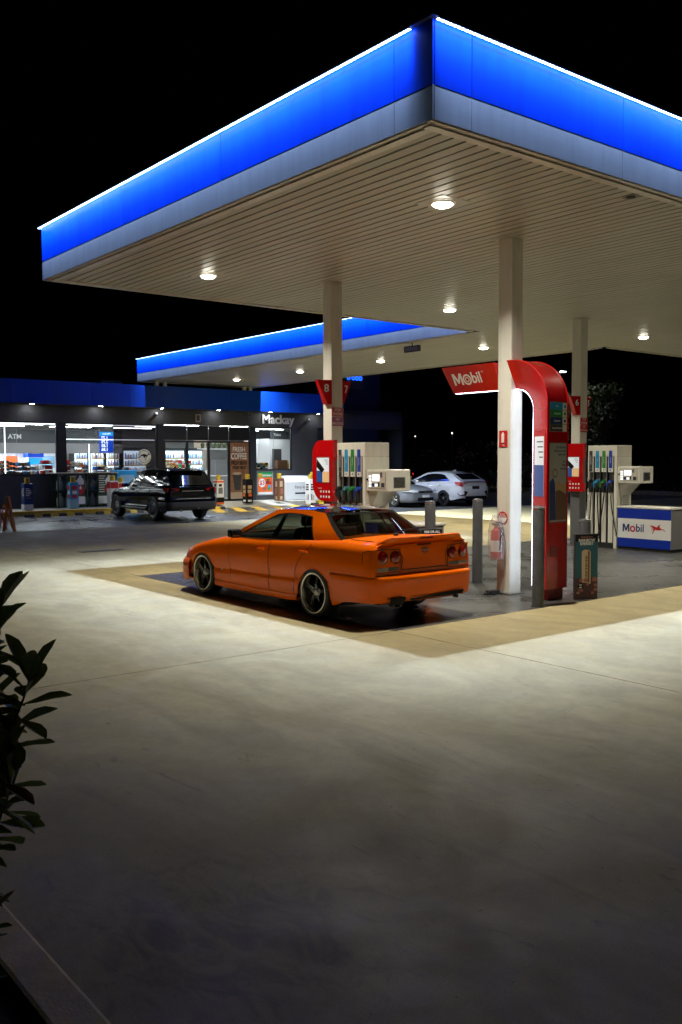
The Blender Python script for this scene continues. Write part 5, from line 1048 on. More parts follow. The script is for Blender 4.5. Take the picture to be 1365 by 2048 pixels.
# front details: bumper, lamps
fbp = [(3.02, .862), (3.15, .845), (3.30, .80), (3.42, .72), (3.50, .60), (3.56, .40), (3.585, .0)]; fpx = fbp+[(x, -y) for x, y in fbp[-2::-1]]
prof = [(-.03, .150), (.012, .165), (.02, .25), (.022, .36), (.012, .44), (-.01, .475), (-.05, .49)]
def bumper(path, prof, name, m):
    rows = []
    for dn, z in prof:
        row = []
        for i, (x, y) in enumerate(path):
            a = path[max(0, i-1)]; b = path[min(len(path)-1, i+1)]; t = Vector((b[0]-a[0], b[1]-a[1])).normalized(); n_ = Vector((t.y, -t.x))
            if n_.dot(Vector((x-1.2, y))) < 0: n_ = -n_
            row.append((x+n_.x*dn, y+n_.y*dn, z))
        rows.append(row)
    return G().grid(rows).build(name, m, oc_, smooth=True, fix=False, ang=50)
bumper(fpx, prof, 'front_bumper', OP)
for sg in (1, -1):
    G().add([(3.18, sg*.80, .50), (3.40, sg*.70, .50), (3.46, sg*.50, .51), (3.44, sg*.48, .585), (3.36, sg*.69, .60), (3.16, sg*.795, .63)], [tuple(range(6))]).build('headlight', M['clearl'], oc_, fix=False)
    G().box(2.17, 2.21, sg*(C.side_y(2.19, .67)+.001), sg*(C.side_y(2.19, .67)+.010), .655, .69).build('side_repeater', M['orange'], oc_, bevel=.004)
    G().box(2.13, 2.16, sg*(C.side_y(2.14, .42)+.001), sg*(C.side_y(2.14, .42)+.006), .36, .42).build('fender_badge', M['steel'], oc_)
    mp = [(1.70, sg*.80, .915), (1.68, sg*.90, .905)]
    mr = G().box(1.63, 1.76, sg*.82, sg*1.0, .885, .995).build('door_mirror', M['blkp'], oc_, bevel=.03)
    G().box(1.62, 1.629, sg*.84, sg*.985, .90, .98).build('mirror_glass', M['chrome'], mr)
    # side skirt
    sk = [(.36, .19), (.6, .175), (1.3, .17), (2.0, .17), (2.32, .18)]
    rows = [[(x, sg*(C.side_y(x, z+.07)+d), z+dz) for x, z in sk] for d, dz in ((.0, .075), (.012, .06), (.014, .02), (.0, -.012), (-.05, -.015))]
    G().grid(rows).build('side_skirt', OP, oc_, smooth=True, fix=False)
# rear bumper
rc = .20
rbp = [(-.345, .866), (-.5, .864), (-.7, .858), (-.86, .848)]+[(-.86-.245*math.sin(a), .648+rc*math.cos(a)) for a in np.linspace(0, math.pi/2, 9)[1:]]+[(-1.115, .5), (-1.125, .25), (-1.128, 0)]
rpx = rbp+[(x, -y) for x, y in rbp[-2::-1]]
bumper(rpx, [(-.13, .610), (-.06, .606), (-.012, .598), (.004, .585), (.010, .560), (.004, .50), (.0, .44), (-.006, .36), (-.020, .31), (-.045, .285), (-.09, .28)], 'rear_bumper', OP)
bumper([(x, y) for x, y in rpx if x < -.5], [(.0078, .552), (.0085, .548), (.0078, .544)], 'bumper_crease', M['orangei'])
G().add([(-1.130, .62, .27), (-1.134, .40, .27), (-1.134, .36, .345), (-1.130, .60, .345)], [(0, 1, 2, 3)]).build('exhaust_cutout', M['blkp'], oc_, fix=False)
G().lathe([(.050, 0), (.058, .0), (.058, -.10), (.050, -.10)], (-1.02, .49, .285), 'x', 20).build('exhaust_tip', M['dgry'], oc_, smooth=True)
G().add([(-1.1375, .30, .300), (-1.136, -.56, .305), (-1.130, -.60, .355), (-1.139, .30, .325)], [(0, 1, 2, 3)]).build('bumper_vent', M['blkp'], oc_, fix=False)
G().box(-.95, -.5, -.62, .62, .25, .32).build('rear_underside', M['blkp'], oc_)
G().lathe([(.001, -.03), (.022, -.03), (.022, .03), (.001, .03)], (-1.08, -.50, .275), 'x', 10).build('tow_eye', M['blkp'], oc_)
# tail face panels
XB = -1.047
lidpoly = [(.365, .655), (.345, .80), (.40, .90), (.50, .945), (-.50, .945), (-.40, .90), (-.345, .80), (-.365, .655)]
G().add([(XB-.004-.010*(1-(y/.5)**2), y, z) for y, z in lidpoly], [tuple(range(8))]).build('boot_lid', OP, oc_, fix=False)
G().tube([(XB-.006, y, z) for y, z in lidpoly[:3][::-1]]+[(XB-.014+.0*abs(y), y, .655) for y in np.linspace(.36, -.36, 5)]+[(XB-.006, y, z) for y, z in lidpoly[5:][::-1]], .0045, 5).build('boot_gap', M['blkp'], oc_)
for sg in (1, -1): G().tube([(-1.02, sg*.52, .962), (-.8, sg*.62, .982), (-.5, sg*.66, .985)], .004, 5).build('boot_gap', M['blkp'], oc_)
for sg in (1, -1):
    path = [(.385, XB-.006), (.60, XB-.006), (.735, XB-.003), (.775, -1.020), (.806, -.975), (.828, -.90)]
    top = [.895, .905, .905, .90, .895, .87]; bot = [.635]*6
    g = G().grid([[(x, sg*y, b) for (y, x), b in zip(path, bot)], [(x, sg*y, .77) for (y, x) in path], [(x+.004, sg*(y-.0), t) for (y, x), t in zip(path, top)]])
    hs = g.build('tail_light_housing', OP, oc_, smooth=True, fix=False)
    out = [(x-.002, sg*(y+.001), b) for (y, x), b in zip(path, bot)]+[(x-.002, sg*(y+.001), t) for (y, x), t in list(zip(path, top))[::-1]]
    G().tube(out+[out[0]], .004, 5).build('tail_light_gap', M['blkp'], hs)
    for (ly, r_, tilt) in ((.665, .078, .22), (.465, .068, 0)):
        lx = XB-.008+ (.012 if tilt else 0)
        base = Vector((lx, sg*ly, .805)); ax_ = Vector((-1, sg*tilt, 0)).normalized()
        G().cyl(base-ax_*.02, base+ax_*.006, r_+.010, r_+.008, n=28).build('lamp_bezel', M['redd'] if False else M['blkp'], hs)
        rw = []; p_ = ax_.cross(Vector((0, 0, 1))).normalized(); q_ = Vector((0, 0, 1))
        for f_, d_ in ((1, .006), (.95, .014), (.7, .020), (.45, .024), (.42, .020), (.02, .022)):
            rw.append([base+ax_*d_+p_*(r_*f_*math.cos(a))+q_*(r_*f_*math.sin(a)) for a in np.linspace(0, 2*math.pi, 29)[:-1]])
        G().grid(rw, True).build('tail_lamp', M['redl'], hs, smooth=True, ang=60)
        G().add([base+ax_*.0235+p_*(r_*.36*math.cos(a))+q_*(r_*.36*math.sin(a)) for a in np.linspace(0, 2*math.pi, 17)[:-1]], [tuple(range(16))]).build('lamp_centre', M['redl2'], hs, fix=False)
    G().box(XB-.012, XB-.006, sg*.57, sg*.725, .652, .695).build('reverse_lamp', M['clearl'], hs, bevel=.004); G().box(XB-.012, XB-.006, sg*.41, sg*.568, .652, .695).build('indicator_lamp', M['smoke'], hs, bevel=.004)
bd = [(XB-.018, .055*math.cos(a)*q, .865+.034*math.sin(a)*q) for q in (1, .72) for a in np.linspace(0, 2*math.pi, 25)[:-1]]
G().add(bd, [(i, (i+1) % 24, 24+(i+1) % 24, 24+i) for i in range(24)]).build('rear_badge', M['dgry'], oc_, fix=False); G().box(XB-.020, XB-.016, -.06, .06, .860, .870).build('badge_bar', M['steel'], oc_)
G().box(XB-.016, XB-.010, -.10, .12, .925, .942).build('boot_release', M['blkp'], oc_)
# spoiler
rows = []
for y in np.linspace(-.70, .70, 29):
    e = min(1, (.70-abs(y))/.16); e = math.sin(e*math.pi/2)
    zt = lerp(.958, 1.045, e); xr_ = lerp(-.98, -1.095+.03*(y/.7)**2, e)
    zd = .985-.03*(abs(y)/.7)**3
    rows.append([(-.74-.05*(1-e), y, zd-.004), (-.86, y, lerp(zd, zd+.018, e)), (-.97, y, lerp(zd-.004, zd+.040, e)), (xr_+.02, y, zt-.002), (xr_, y, zt-.010), (xr_+.004, y, zt-.030), (-1.045, y, lerp(.945, .985, e)), (-1.02, y, .945)])
G().grid(rows).build('boot_spoiler', OP, oc_, smooth=True, fix=False, ang=40)
G().box(-1.095, -1.078, -.10, .10, 1.004, 1.018).build('high_brake_light', M['redl'], oc_)
STY = (5, .31, .032, .024, .045, M['rimd'])
for x in (0, 2.665):
    for sg in (1, -1): wheel(oc_, x, sg*.745, .312, .225, .243, STY, sg)
# ---------------------------------------------------------------- dark SUV
sv = thing('dark_suv', 'dark midnight blue SUV parked nose in before the shop windows', 'car', (8.52, 20.55, 0), rz=math.pi/2)
SP2 = dict(x0=-.97, x1=3.50, wb=2.70, ar=.40, az=.33, zlow=.27, gx=(-.9, 2.2),
  W=[(-.97, .80), (-.93, .85), (-.8, .89), (-.4, .915), (0, .92), (1.3, .91), (2.7, .915), (3.1, .88), (3.35, .76), (3.5, .60)],
  belt=[(-.97, 1.05), (-.8, 1.12), (0, 1.09), (1.0, 1.05), (2.0, 1.02), (2.6, .97), (3.1, .88), (3.4, .76), (3.5, .68)],
  deck=[(-.97, 1.06), (-.8, 1.14), (0, 1.12), (1.9, 1.08), (2.2, 1.07), (2.7, 1.03), (3.2, .93), (3.42, .82), (3.5, .72)],
  low=[(-.97, .36), (-.5, .30), (.4, .28), (2.2, .28), (3.0, .28), (3.5, .26)],
  inset=[(0, .05), (.10, .012), (.22, .0), (.26, .016), (.45, .012), (.62, .0), (.70, .004), (.85, .02), (.94, .05), (1.0, .10)],
  ys=[(1.0, .83), (1.15, .81), (1.35, .755), (1.55, .68), (1.62, .655)], taper=.05, lip=.022, lipm=M['dgry'])
D = Car(SP2); P2 = M['suv']; D.body(sv, P2)
o4 = loop4((-.93, 1.07), (-.60, 1.555), [(-.1, 1.60), (.6, 1.615)], (1.15, 1.565), (2.15, 1.03)); i4 = loop4((-.50, 1.13), (-.42, 1.46), [(.0, 1.515), (.5, 1.525)], (1.08, 1.49), (1.95, 1.06))
D.ring(o4, i4, sv, P2); D.sglass(i4, sv, M['dglass'], off=-.004); roof(D, (-.60, 1.555), [(-.1, 1.60), (.6, 1.615)], (1.15, 1.565), -.05, .05, .06, sv, P2)
for sg in (1, -1):
    def gp(x, z, o=.003): return (x, sg*(D.gh_y(x, z)+o), z)
    for xa in (.02, .95): G().add([gp(xa, 1.08), gp(xa+.10, 1.08), gp(xa+.06, 1.51), gp(xa-.01, 1.51)], [(0, 1, 2, 3)]).build('window_pillar', M['blkp'], sv, fix=False)
    G().tube([gp(-.40, 1.60, -.05), gp(.3, 1.65, -.05), gp(1.0, 1.61, -.05)], .016, 6).build('roof_rail', M['dgry'], sv)
    G().box(1.75, 1.92, sg*.90, sg*1.07, 1.04, 1.17).build('door_mirror', P2, sv, bevel=.03)
    G().tube([(x, sg*(D.side_y(x, .36)+.012), .36) for x in np.linspace(.45, 2.25, 8)], .035, 6).build('sill_cladding', M['dgry'], sv, smooth=True)
    G().tube([(x, sg*(D.side_y(x, 1.045)+.004), 1.05-.012*x) for x in np.linspace(-.4, 1.9, 8)], .009, 6).build('belt_chrome', M['steel'], sv)
    G().add([(-.99, sg*.48, 1.02), (-.985, sg*.80, 1.05), (-.90, sg*.875, 1.05), (-.72, sg*.905, 1.06), (-.72, sg*.908, .98), (-.92, sg*.875, .90), (-.985, sg*.80, .90), (-.99, sg*.50, .97)], [tuple(range(8))]).build('tail_light', M['redl2'], sv, fix=False)
D.door(lambda t: .98, lambda t: 1.95+.06*t, .40, 1.02, sv, P2, (1.12, .90)); D.door(lambda t: .34-.25*max(0, t-.4), lambda t: .965, .40, 1.04, sv, P2, (.25, .93))
D.sheet((-.965, 1.10), (-.62, 1.55), -.04, sv, M['dglass'], 'rear_window', u0=-.86, u1=.86, v0=.08, v1=.86, off=-.006)
D.sheet((-.955, 1.07), (-.60, 1.556), -.04, sv, P2, 'tailgate_frame')
G().box(-.80, -.55, -.58, .58, 1.575, 1.60).build('roof_spoiler', P2, sv, bevel=.012)
D.sheet((2.17, 1.03), (1.15, 1.565), .10, sv, M['dglass'], 'windscreen')
def bump2(path, prof, name, m, par):
    rows = []
    for dn, z in prof:
        row = []
        for i, (x, y) in enumerate(path):
            a = path[max(0, i-1)]; b = path[min(len(path)-1, i+1)]; t = Vector((b[0]-a[0], b[1]-a[1])).normalized(); n_ = Vector((t.y, -t.x))
            if n_.dot(Vector((x-1.2, y))) < 0: n_ = -n_
            row.append((x+n_.x*dn, y+n_.y*dn, z))
        rows.append(row)
    return G().grid(rows).build(name, m, par, smooth=True, fix=False, ang=50)
def upath(xa, xe, w, r): 
    p = [(xa, w), (lerp(xa, xe, .5), w-.005)]+[(xe+math.copysign(r, xa-xe)-math.copysign(r, xa-xe)*math.sin(a), w-.01-r+r*math.cos(a)) for a in np.linspace(0, math.pi/2, 8)]+[(xe, (w-r)*.5), (xe, 0)]
    return p+[(x, -y) for x, y in p[-2::-1]]
bump2(upath(-.41, -1.03, .925, .22), [(-.1, .76), (-.02, .75), (.0, .70), (.0, .60)], 'rear_bumper', P2, sv); bump2(upath(-.41, -1.03, .925, .22), [(.0, .60), (.01, .56), (.006, .45), (-.03, .36), (-.1, .35)], 'bumper_cladding', M['dgry'], sv)
G().tube([(-1.035, y, .705) for y in np.linspace(-.6, .6, 7)], .006, 6).build('bumper_trim', M['steel'], sv); G().box(-1.0, -.985, -.30, .30, .80, .90).build('plate_recess', M['blkp'], sv)
G().box(-1.0, -.99, -.38, .38, .935, .955).build('tailgate_chrome', M['steel'], sv); G().cyl((-1.02, -.1, .36), (-1.14, -.1, .40), .02, n=8).build('tow_ball', M['chrome'], sv); G().lathe([(.04, 0), (.04, -.08)], (-1.0, .45, .33), 'x', 12).build('exhaust_tip', M['steel'], sv)
G().cyl((.2, 0, 1.665), (.1, 0, 1.72), .03, .015, n=8).build('roof_antenna', P2, sv)
for x in (0, 2.70):
    for sg in (1, -1): wheel(sv, x, sg*.80, .36, .225, .245, (10, .1, .020, .026, .02, M['steel']), sg, M['steel'])
# ---------------------------------------------------------------- white hatchback
wh = thing('white_hatchback', 'white sporty hatchback with black rear vents parked tail towards the pumps', 'car', (21.72, 20.75, 0), rz=math.pi/2)
SP3 = dict(x0=-.93, x1=3.55, wb=2.70, ar=.37, az=.30, zlow=.19, gx=(-.8, 2.3),
  W=[(-.93, .74), (-.88, .80), (-.75, .85), (-.4, .89), (0, .90), (1.3, .885), (2.7, .895), (3.1, .85), (3.4, .70), (3.55, .52)],
  belt=[(-.93, .95), (-.8, 1.0), (-.4, .995), (.4, .96), (1.6, .92), (2.2, .88), (2.8, .78), (3.3, .67), (3.55, .58)],
  deck=[(-.93, .98), (-.8, 1.06), (-.4, 1.06), (1.9, .97), (2.3, .93), (2.8, .84), (3.3, .72), (3.55, .62)],
  low=[(-.93, .34), (-.5, .26), (.4, .20), (2.3, .20), (3.1, .20), (3.55, .2)],
  inset=[(0, .06), (.1, .015), (.25, .008), (.33, .03), (.5, .012), (.68, .0), (.78, .004), (.9, .035), (1.0, .10)],
  ys=[(.85, .80), (1.0, .77), (1.2, .68), (1.36, .59), (1.42, .56)], taper=.07, lip=.012)
E3 = Car(SP3); P3 = M['carwhite']; E3.body(wh, P3)
o5 = loop4((-.86, 1.0), (-.22, 1.335), [(.4, 1.385), (.8, 1.385)], (1.25, 1.345), (2.28, .90)); i5 = loop4((-.25, 1.03), (.12, 1.26), [(.45, 1.315), (.8, 1.318)], (1.20, 1.275), (2.05, .93))
E3.ring(o5, i5, wh, P3); E3.sglass(i5, wh, M['dglass'], off=-.003); roof(E3, (-.22, 1.335), [(.4, 1.385), (.8, 1.385)], (1.25, 1.345), -.05, .06, .05, wh, P3)
E3.sheet((-.90, 1.01), (-.22, 1.338), -.05, wh, P3, 'tailgate_frame'); E3.sheet((-.90, 1.01), (-.22, 1.338), -.05, wh, M['dglass'], 'rear_window', u0=-.84, u1=.84, v0=.15, v1=.93, off=-.006, zoff=.012)
E3.sheet((2.30, .90), (1.25, 1.345), .1, wh, M['dglass'], 'windscreen')
E3.door(lambda t: .95, lambda t: 1.95+.08*t, .30, .93, wh, P3, (1.12, .80)); E3.door(lambda t: .36-.2*max(0, t-.4), lambda t: .93, .30, .96, wh, P3, (.18, .85))
bump2(upath(-.38, -1.0, .905, .26), [(-.12, .84), (-.03, .82), (.0, .70), (.0, .52), (-.01, .40), (-.04, .34)], 'rear_bumper', P3, wh)
for sg in (1, -1):
    G().add([(-1.0, sg*.46, .60), (-.99, sg*.64, .64), (-.92, sg*.82, .64), (-.80, sg*.885, .56), (-.86, sg*.87, .47), (-.95, sg*.77, .44), (-1.004, sg*.60, .44)], [tuple(range(7))]).build('bumper_vent', M['blkp'], wh, fix=False).location = (-.012, sg*.012, 0)
    G().add([(-.975, sg*.42, .93), (-.95, sg*.64, .98), (-.85, sg*.80, 1.0), (-.62, sg*.868, .995), (-.70, sg*.888, .90), (-.86, sg*.84, .85), (-.94, sg*.72, .80), (-.95, sg*.66, .82), (-.90, sg*.76, .93), (-.965, sg*.60, .93)], [tuple(range(10))]).build('tail_light', M['redl2'], wh, fix=False).location = (-.02, sg*.02, 0)
    G().box(1.75, 1.90, sg*.88, sg*1.03, .93, 1.04).build('door_mirror', P3, wh, bevel=.03)
G().box(-1.02, -1.0, -.62, .62, .26, .42).build('rear_diffuser', M['blkp'], wh, bevel=.01); G().box(-1.0, -.975, -.20, .20, .70, .82).build('number_plate', M['blkp'], wh); text('lettering', 'OO 00', .05, M['redm'], wh, (-1.002, 0, .76), (0, -1, 0), (0, 0, 1), world=False) if False else None
G().add([(-.965, -.55, 1.055), (-.965, .55, 1.055), (-.80, .62, 1.095), (-.80, -.62, 1.095), (-.985, -.55, 1.035), (-.985, .55, 1.035)], [(0, 1, 2, 3), (0, 4, 5, 1)]).build('tail_spoiler', P3, wh, fix=False); G().cyl((.25, 0, 1.43), (.12, 0, 1.48), .035, .012, n=8).build('roof_antenna', P3, wh)
for x in (0, 2.70):
    for sg in (1, -1): wheel(wh, x, sg*.785, .325, .22, .225, (5, .3, .03, .04, .02, M['rimd']), sg, M['rimd'])
# ---------------------------------------------------------------- silver wagon, facing the camera side
ag = thing('silver_wagon', 'silver wagon facing the pumps, half hidden behind pump eight', 'car', (19.55, 24.05, 0), rz=-math.pi/2)
SP4 = dict(x0=-1.0, x1=3.52, wb=2.67, ar=.36, az=.31, zlow=.20, gx=(-.95, 2.3),
  W=[(-1.0, .76), (-.9, .84), (-.5, .87), (0, .875), (2.67, .875), (3.0, .855), (3.25, .80), (3.42, .70), (3.52, .58)],
  belt=[(-1.0, .95), (0, .94), (1.6, .91), (2.1, .88), (2.6, .83), (3.05, .755), (3.35, .68), (3.52, .60)],
  deck=[(-1.0, .98), (0, 1.0), (1.9, .97), (2.2, .945), (2.7, .89), (3.1, .82), (3.4, .73), (3.52, .64)],
  low=[(-1.0, .32), (.4, .21), (2.3, .21), (3.1, .20), (3.52, .20)], inset=SP3['inset'], ys=[(.85, .79), (1.0, .765), (1.2, .69), (1.38, .60), (1.45, .57)], taper=.06, lip=.012)
F4 = Car(SP4); P4 = M['silver']; F4.body(ag, P4)
o6 = loop4((-.95, .96), (-.75, 1.36), [(0, 1.42), (.7, 1.42)], (1.25, 1.37), (2.25, .90)); i6 = loop4((-.78, 1.0), (-.66, 1.30), [(0, 1.35), (.7, 1.352)], (1.2, 1.30), (2.05, .935))
F4.ring(o6, i6, ag, P4); F4.sglass(i6, ag, M['dglass'], off=-.003); roof(F4, (-.75, 1.36), [(0, 1.42), (.7, 1.42)], (1.25, 1.37), -.05, .05, .05, ag, P4); F4.sheet((2.27, .90), (1.25, 1.37), .1, ag, M['dglass'], 'windscreen'); F4.sheet((-.97, .97), (-.75, 1.36), -.04, ag, M['dglass'], 'rear_window')
bump2(upath(3.05, 3.60, .885, .30), [(-.06, .56), (-.01, .54), (.0, .45), (.01, .36), (.0, .26), (-.04, .20)], 'front_bumper', P4, ag)
for sg in (1, -1):
    G().add([(3.60, sg*.40, .60), (3.54, sg*.62, .60), (3.36, sg*.78, .62), (3.10, sg*.865, .70), (3.22, sg*.80, .73), (3.46, sg*.62, .70), (3.56, sg*.42, .665)], [tuple(range(7))]).build('headlight', M['clearl'], ag, fix=False).location = (.045, sg*.03, .012)
    G().lathe([(.001, .0), (.05, 0), (.06, -.02)], (3.575, sg*.58, .36), 'x', 14).build('fog_lamp', M['clearl'], ag); G().box(1.75, 1.9, sg*.87, sg*1.03, .92, 1.04).build('door_mirror', P4, ag, bevel=.03)
G().add([(3.63, -.36, .58), (3.63, .36, .58), (3.60, .40, .66), (3.60, -.40, .66)], [(0, 1, 2, 3)]).build('grille', M['blkp'], ag, fix=False); G().box(3.625, 3.64, -.08, .08, .60, .645).build('grille_badge', M['chrome'], ag); G().box(3.60, 3.625, -.42, .42, .27, .40).build('lower_intake', M['blkp'], ag); G().box(3.626, 3.64, -.19, .19, .40, .51).build('number_plate', M['inw'], ag)
F4.door(lambda t: .95, lambda t: 1.95+.05*t, .32, .90, ag, P4, (1.12, .80))
for x in (0, 2.67):
    for sg in (1, -1): wheel(ag, x, sg*.77, .315, .21, .215, (6, .2, .028, .034, .02, M['steel']), sg, M['steel'])
pr_ = thing('paper_cup_carrier', 'orange striped paper box standing on the silver wagon bonnet', 'box', (19.75, 21.75, .865)); G().add([(-.12, -.09, 0), (.12, -.09, 0), (.12, .09, 0), (-.12, .09, 0), (-.15, -.11, .36), (.15, -.11, .36), (.15, .11, .36), (-.15, .11, .36)], [(3, 2, 1, 0), (0, 1, 5, 4), (1, 2, 6, 5), (2, 3, 7, 6), (3, 0, 4, 7)]).build('carton', M['tan'], pr_, fix=False)
for q in range(2): G().box(-.09+q*.10, -.05+q*.10, -.118, -.092, .02, .34).build('stripe', M['redm'], pr_)
# far yellow car glimpsed behind the silver wagon
yc = thing('far_yellow_car', 'distant yellow car with red tail lights glimpsed beyond the wagon', 'car', (32.6, 35.5, 0), rz=math.pi/2)
SPY = dict(SP3); SPY['belt'] = [(-.93, .95), (3.55, .70)]; Y5 = Car(SPY); PY = mat('dull_yellow_paint', (.45, .22, .01), .35, coat=1.0); Y5.body(yc, PY); Y5.ring(o5, i5, yc, PY); Y5.sglass(i5, yc, M['dglass']); roof(Y5, (-.22, 1.335), [(.4, 1.385), (.8, 1.385)], (1.25, 1.345), -.05, .06, .05, yc, PY); Y5.sheet((-.90, 1.01), (-.22, 1.338), -.05, yc, M['dglass'], 'rear_window')
for sg in (1, -1): G().box(-.97, -.94, sg*.55, sg*.72, 1.0, 1.08).build('tail_light', M['tail'], yc)
for x in (0, 2.7):
    for sg in (1, -1): wheel(yc, x, sg*.785, .32, .2, .22, (5, .3, .03, .04, .02, M['steel']), sg, M['steel'])
# ================================================================ vegetation
lm = G().add([(0, 0, 0), (.035, .012, .005), (.085, .026, .012), (.118, .022, .010), (.140, .008, .002), (.146, 0, -.002), (.140, -.008, .002), (.118, -.022, .010), (.085, -.026, .012), (.035, -.012, .005), (.04, 0, -.003), (.088, 0, -.001), (.122, 0, -.003)],
             [(0, 10, 1), (1, 10, 11, 2), (2, 11, 12, 3), (3, 12, 4), (4, 12, 5), (0, 9, 10), (9, 8, 11, 10), (8, 7, 12, 11), (7, 6, 12), (6, 5, 12)])
lg = lm.build('leaf', M['leafg'], None, fix=False); lgm = lg.data; lr = lm.build('leaf', M['leafr'], None, fix=False); lrm = lr.data
bpy.data.objects.remove(lg); bpy.data.objects.remove(lr)
def shrub(loc, lab, stems, scale=1.0, seed=1):
    r = random.Random(seed); t = thing('leafy_shrub', lab, 'shrub', loc)
    for (dx, dy, h, bx, by) in stems:
        pts = [Vector((dx*.2, dy*.2, 0)), Vector((dx*.6, dy*.6, h*.45)), Vector((dx+bx*.5, dy+by*.5, h*.8)), Vector((dx+bx, dy+by, h))]
        G().tube(pts, [.012, .010, .007, .003], 6).build('stem', M['twig'], t, smooth=True)
        nn = int(8+h*13)
        for k in range(nn):
            u = .30+.70*(k/(nn-1))**.55; i = min(2, int(u*3)); p = pts[i].lerp(pts[i+1], u*3-i) if u < 1 else pts[3]
            a = k*2.4+r.uniform(-.4, .4); tilt = r.uniform(-.7, .7) if u < .90 else r.uniform(.3, 1.2)
            o = bpy.data.objects.new('leaf', lgm if r.random() < .85 else lrm); COL.objects.link(o); o.parent = t
            o.location = p; o.rotation_euler = (r.uniform(-.5, .5), -tilt, a); s_ = r.uniform(.8, 1.2)*scale; o.scale = (s_, s_, s_)
    return t
shrub((-5.10, -2.69, .10), 'tall dark leafy shrub at the left picture edge leaning over the kerb', [(.12, .02, 1.28, .13, .06), (.05, .06, 1.38, .02, .04), (.16, -.02, 1.0, .18, .0), (.10, -.08, .74, .10, -.04), (.14, -.04, .60, .10, -.02), (.02, -.04, 1.10, .06, .0), (.08, .08, .88, .14, .06), (.0, .06, .55, .1, .02), (.06, .0, 1.18, .10, .03), (.1, .03, .66, .06, .05), (.04, .02, .95, .08, .02)], 1.32, 5)
shrub((-5.10, -3.12, .10), 'low dark shrub at the bottom left beside the cream kerb', [(.0, .04, .30, .04, .02), (-.04, .06, .36, .03, .03)], .9, 9)
def crown_tree(name, lab, loc, h, rx, n, m_, trunk=True, cat='tree', seed=3, flowers=0, leaf=.12, clumps=9):
    r = random.Random(seed); t = thing(name, lab, cat, loc)
    if trunk:
        G().tube([(0, 0, 0), (.05, .02, h*.3), (-.05, .05, h*.6), (.02, 0, h*.85)], [.13, .10, .07, .03], 8).build('trunk', M['bark'], t, smooth=True)
        for k in range(4):
            a = k*1.6+.3; G().tube([(0, .02, h*.35+k*h*.1), (rx*.35*math.cos(a), rx*.35*math.sin(a), h*.55+k*h*.08), (rx*.7*math.cos(a), rx*.7*math.sin(a), h*.68+k*h*.07)], [.06, .04, .015], 6).build('branch', M['bark'], t, smooth=True)
    cl = [(Vector((r.uniform(-1, 1)*rx*.75, r.uniform(-1, 1)*rx*.75, h*(r.uniform(.45, .95) if trunk else r.uniform(.2, .8)))), rx*r.uniform(.25, .5)) for _ in range(clumps)]
    gs = [G(), G()]
    for k in range(n):
        c_, rr_ = cl[k % clumps]; d = Vector((r.gauss(0, 1), r.gauss(0, 1), r.gauss(0, .8))).normalized()*rr_*r.random()**.4
        p = c_+d; a = Vector((r.gauss(0, 1), r.gauss(0, 1), r.gauss(0, 1))).normalized(); b = a.cross(Vector((r.gauss(0, 1), r.gauss(0, 1), r.gauss(0, 1)))).normalized(); s_ = leaf*r.uniform(.5, 1.3)
        if p.z < .05: continue
        gs[1 if r.random() < flowers else 0].add([p-a*s_, p+b*s_*.4, p+a*s_, p-b*s_*.4], [(0, 1, 2, 3)])
    gs[0].build('crown', m_, t, fix=False)
    if gs[1].v: tag(gs[1].build('flowers', M['flower'], t, fix=False), kind='stuff')
crown_tree('gum_tree', 'sparse yellow green tree lit from behind the right column', (41.6, 28.3, .1), 6.4, 2.2, 2600, M['crown'], seed=11, leaf=.16, clumps=14)
crown_tree('gum_tree', 'bushy yellow green tree under the street lamp between totem and right column', (41.9, 31.0, .1), 6.6, 1.5, 2200, M['crown'], seed=12, leaf=.16)
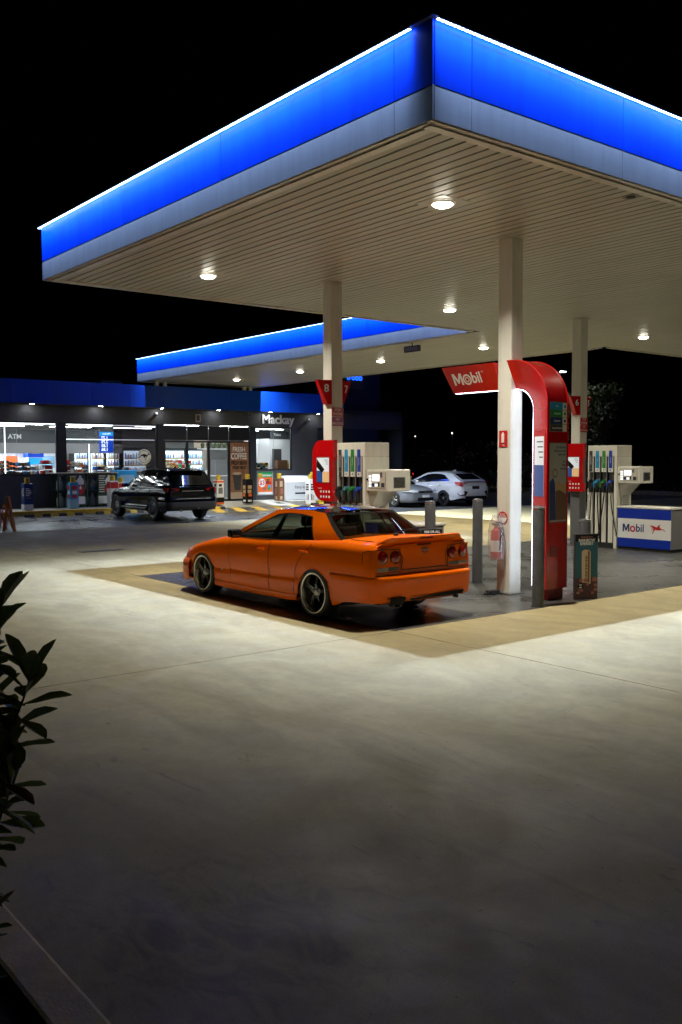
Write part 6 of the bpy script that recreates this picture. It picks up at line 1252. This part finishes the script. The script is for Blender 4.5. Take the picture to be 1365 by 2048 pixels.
for k, (x, y, h, rx, lab, fl) in enumerate(((33.0, 33.5, 2.4, 1.6, 'dark flowering shrub right behind the white hatchback roof', .06), (36.0, 32.6, 3.0, 1.8, 'tall dark pink flowered shrub left of the middle column', .10), (29.8, 33.0, 1.9, 1.5, 'low dark shrub behind the silver wagon', .04), (39.3, 31.5, 2.4, 1.5, 'dark shrub seen between the middle column and the totem', .03), (41.5, 22.5, 2.0, 1.5, 'dark shrub in the far right garden beside pump six', .0), (42.5, 20.0, 1.9, 1.6, 'dark shrub at the right picture edge beyond the service box', .0), (43.0, 25.2, 1.6, 1.4, 'low dark shrub right behind the pump six display', .0))):
    crown_tree('garden_shrub', lab, (x, y, .1), h, rx, 1300, M['crownd'], False, 'shrub', 20+k, fl, .13, 8)
crown_tree('conifer_tree', 'dim pointed tree above pump eight display', (45, 52, 0), 7.0, 2.6, 1600, M['crownd'], True, 'tree', 44, 0, .2, 10)
# ================================================================ background lamps and frames
sl_ = thing('street_lamp', 'bright white street lamp on a tall dark pole behind the red totem', 'street lamp', (40.6, 30.4, 0))
G().cyl((0, 0, 0), (0, 0, 7.2), .09, .06, n=10).build('pole', M['dgry'], sl_); G().tube([(0, 0, 7.15), (-.15, -.2, 7.25), (-.5, -.6, 7.27)], .04, 6).build('arm', M['dgry'], sl_)
G().box(-.75, -.35, -.80, -.55, 7.24, 7.34).build('lamp_head', M['gry'], sl_, bevel=.03); G().box(-.70, -.40, -.77, -.58, 7.222, 7.239).build('lens', M['street'], sl_)
pf = thing('pipe_frame', 'grey steel pipe frame standing beyond pump eight', 'frame', (28.6, 34, 0)); G().tube([(-.9, 0, 0), (-.9, 0, 3.4), (.38, 0, 3.4), (.38, 0, 0)], .07, 8).build('rail', M['steel'], pf); G().box(-.9, .38, -.02, .02, 3.2, 3.38).build('sign_plate', M['dgry'], pf)
for k, (p, lab) in enumerate(((Vector((55, 57, 2.2)), 'tiny distant white light right of the red tail lights'), (Vector((58, 62, 4.2)), 'faint far light above the white hatchback roof'), (Vector((48, 47, 4.0)), 'lone far light in the dark right of the left column'))):
    t = thing('distant_lamp', lab, 'lamp', (p.x, p.y, 0)); G().cyl((0, 0, 0), (0, 0, p.z-.1), .05, n=6).build('pole', M['dgry'], t); G().lathe([(.001, -.05), (.04, -.03), (.05, 0), (.04, .03), (.001, .05)], (0, 0, p.z), 'z', 8).build('globe', M['farw'], t)
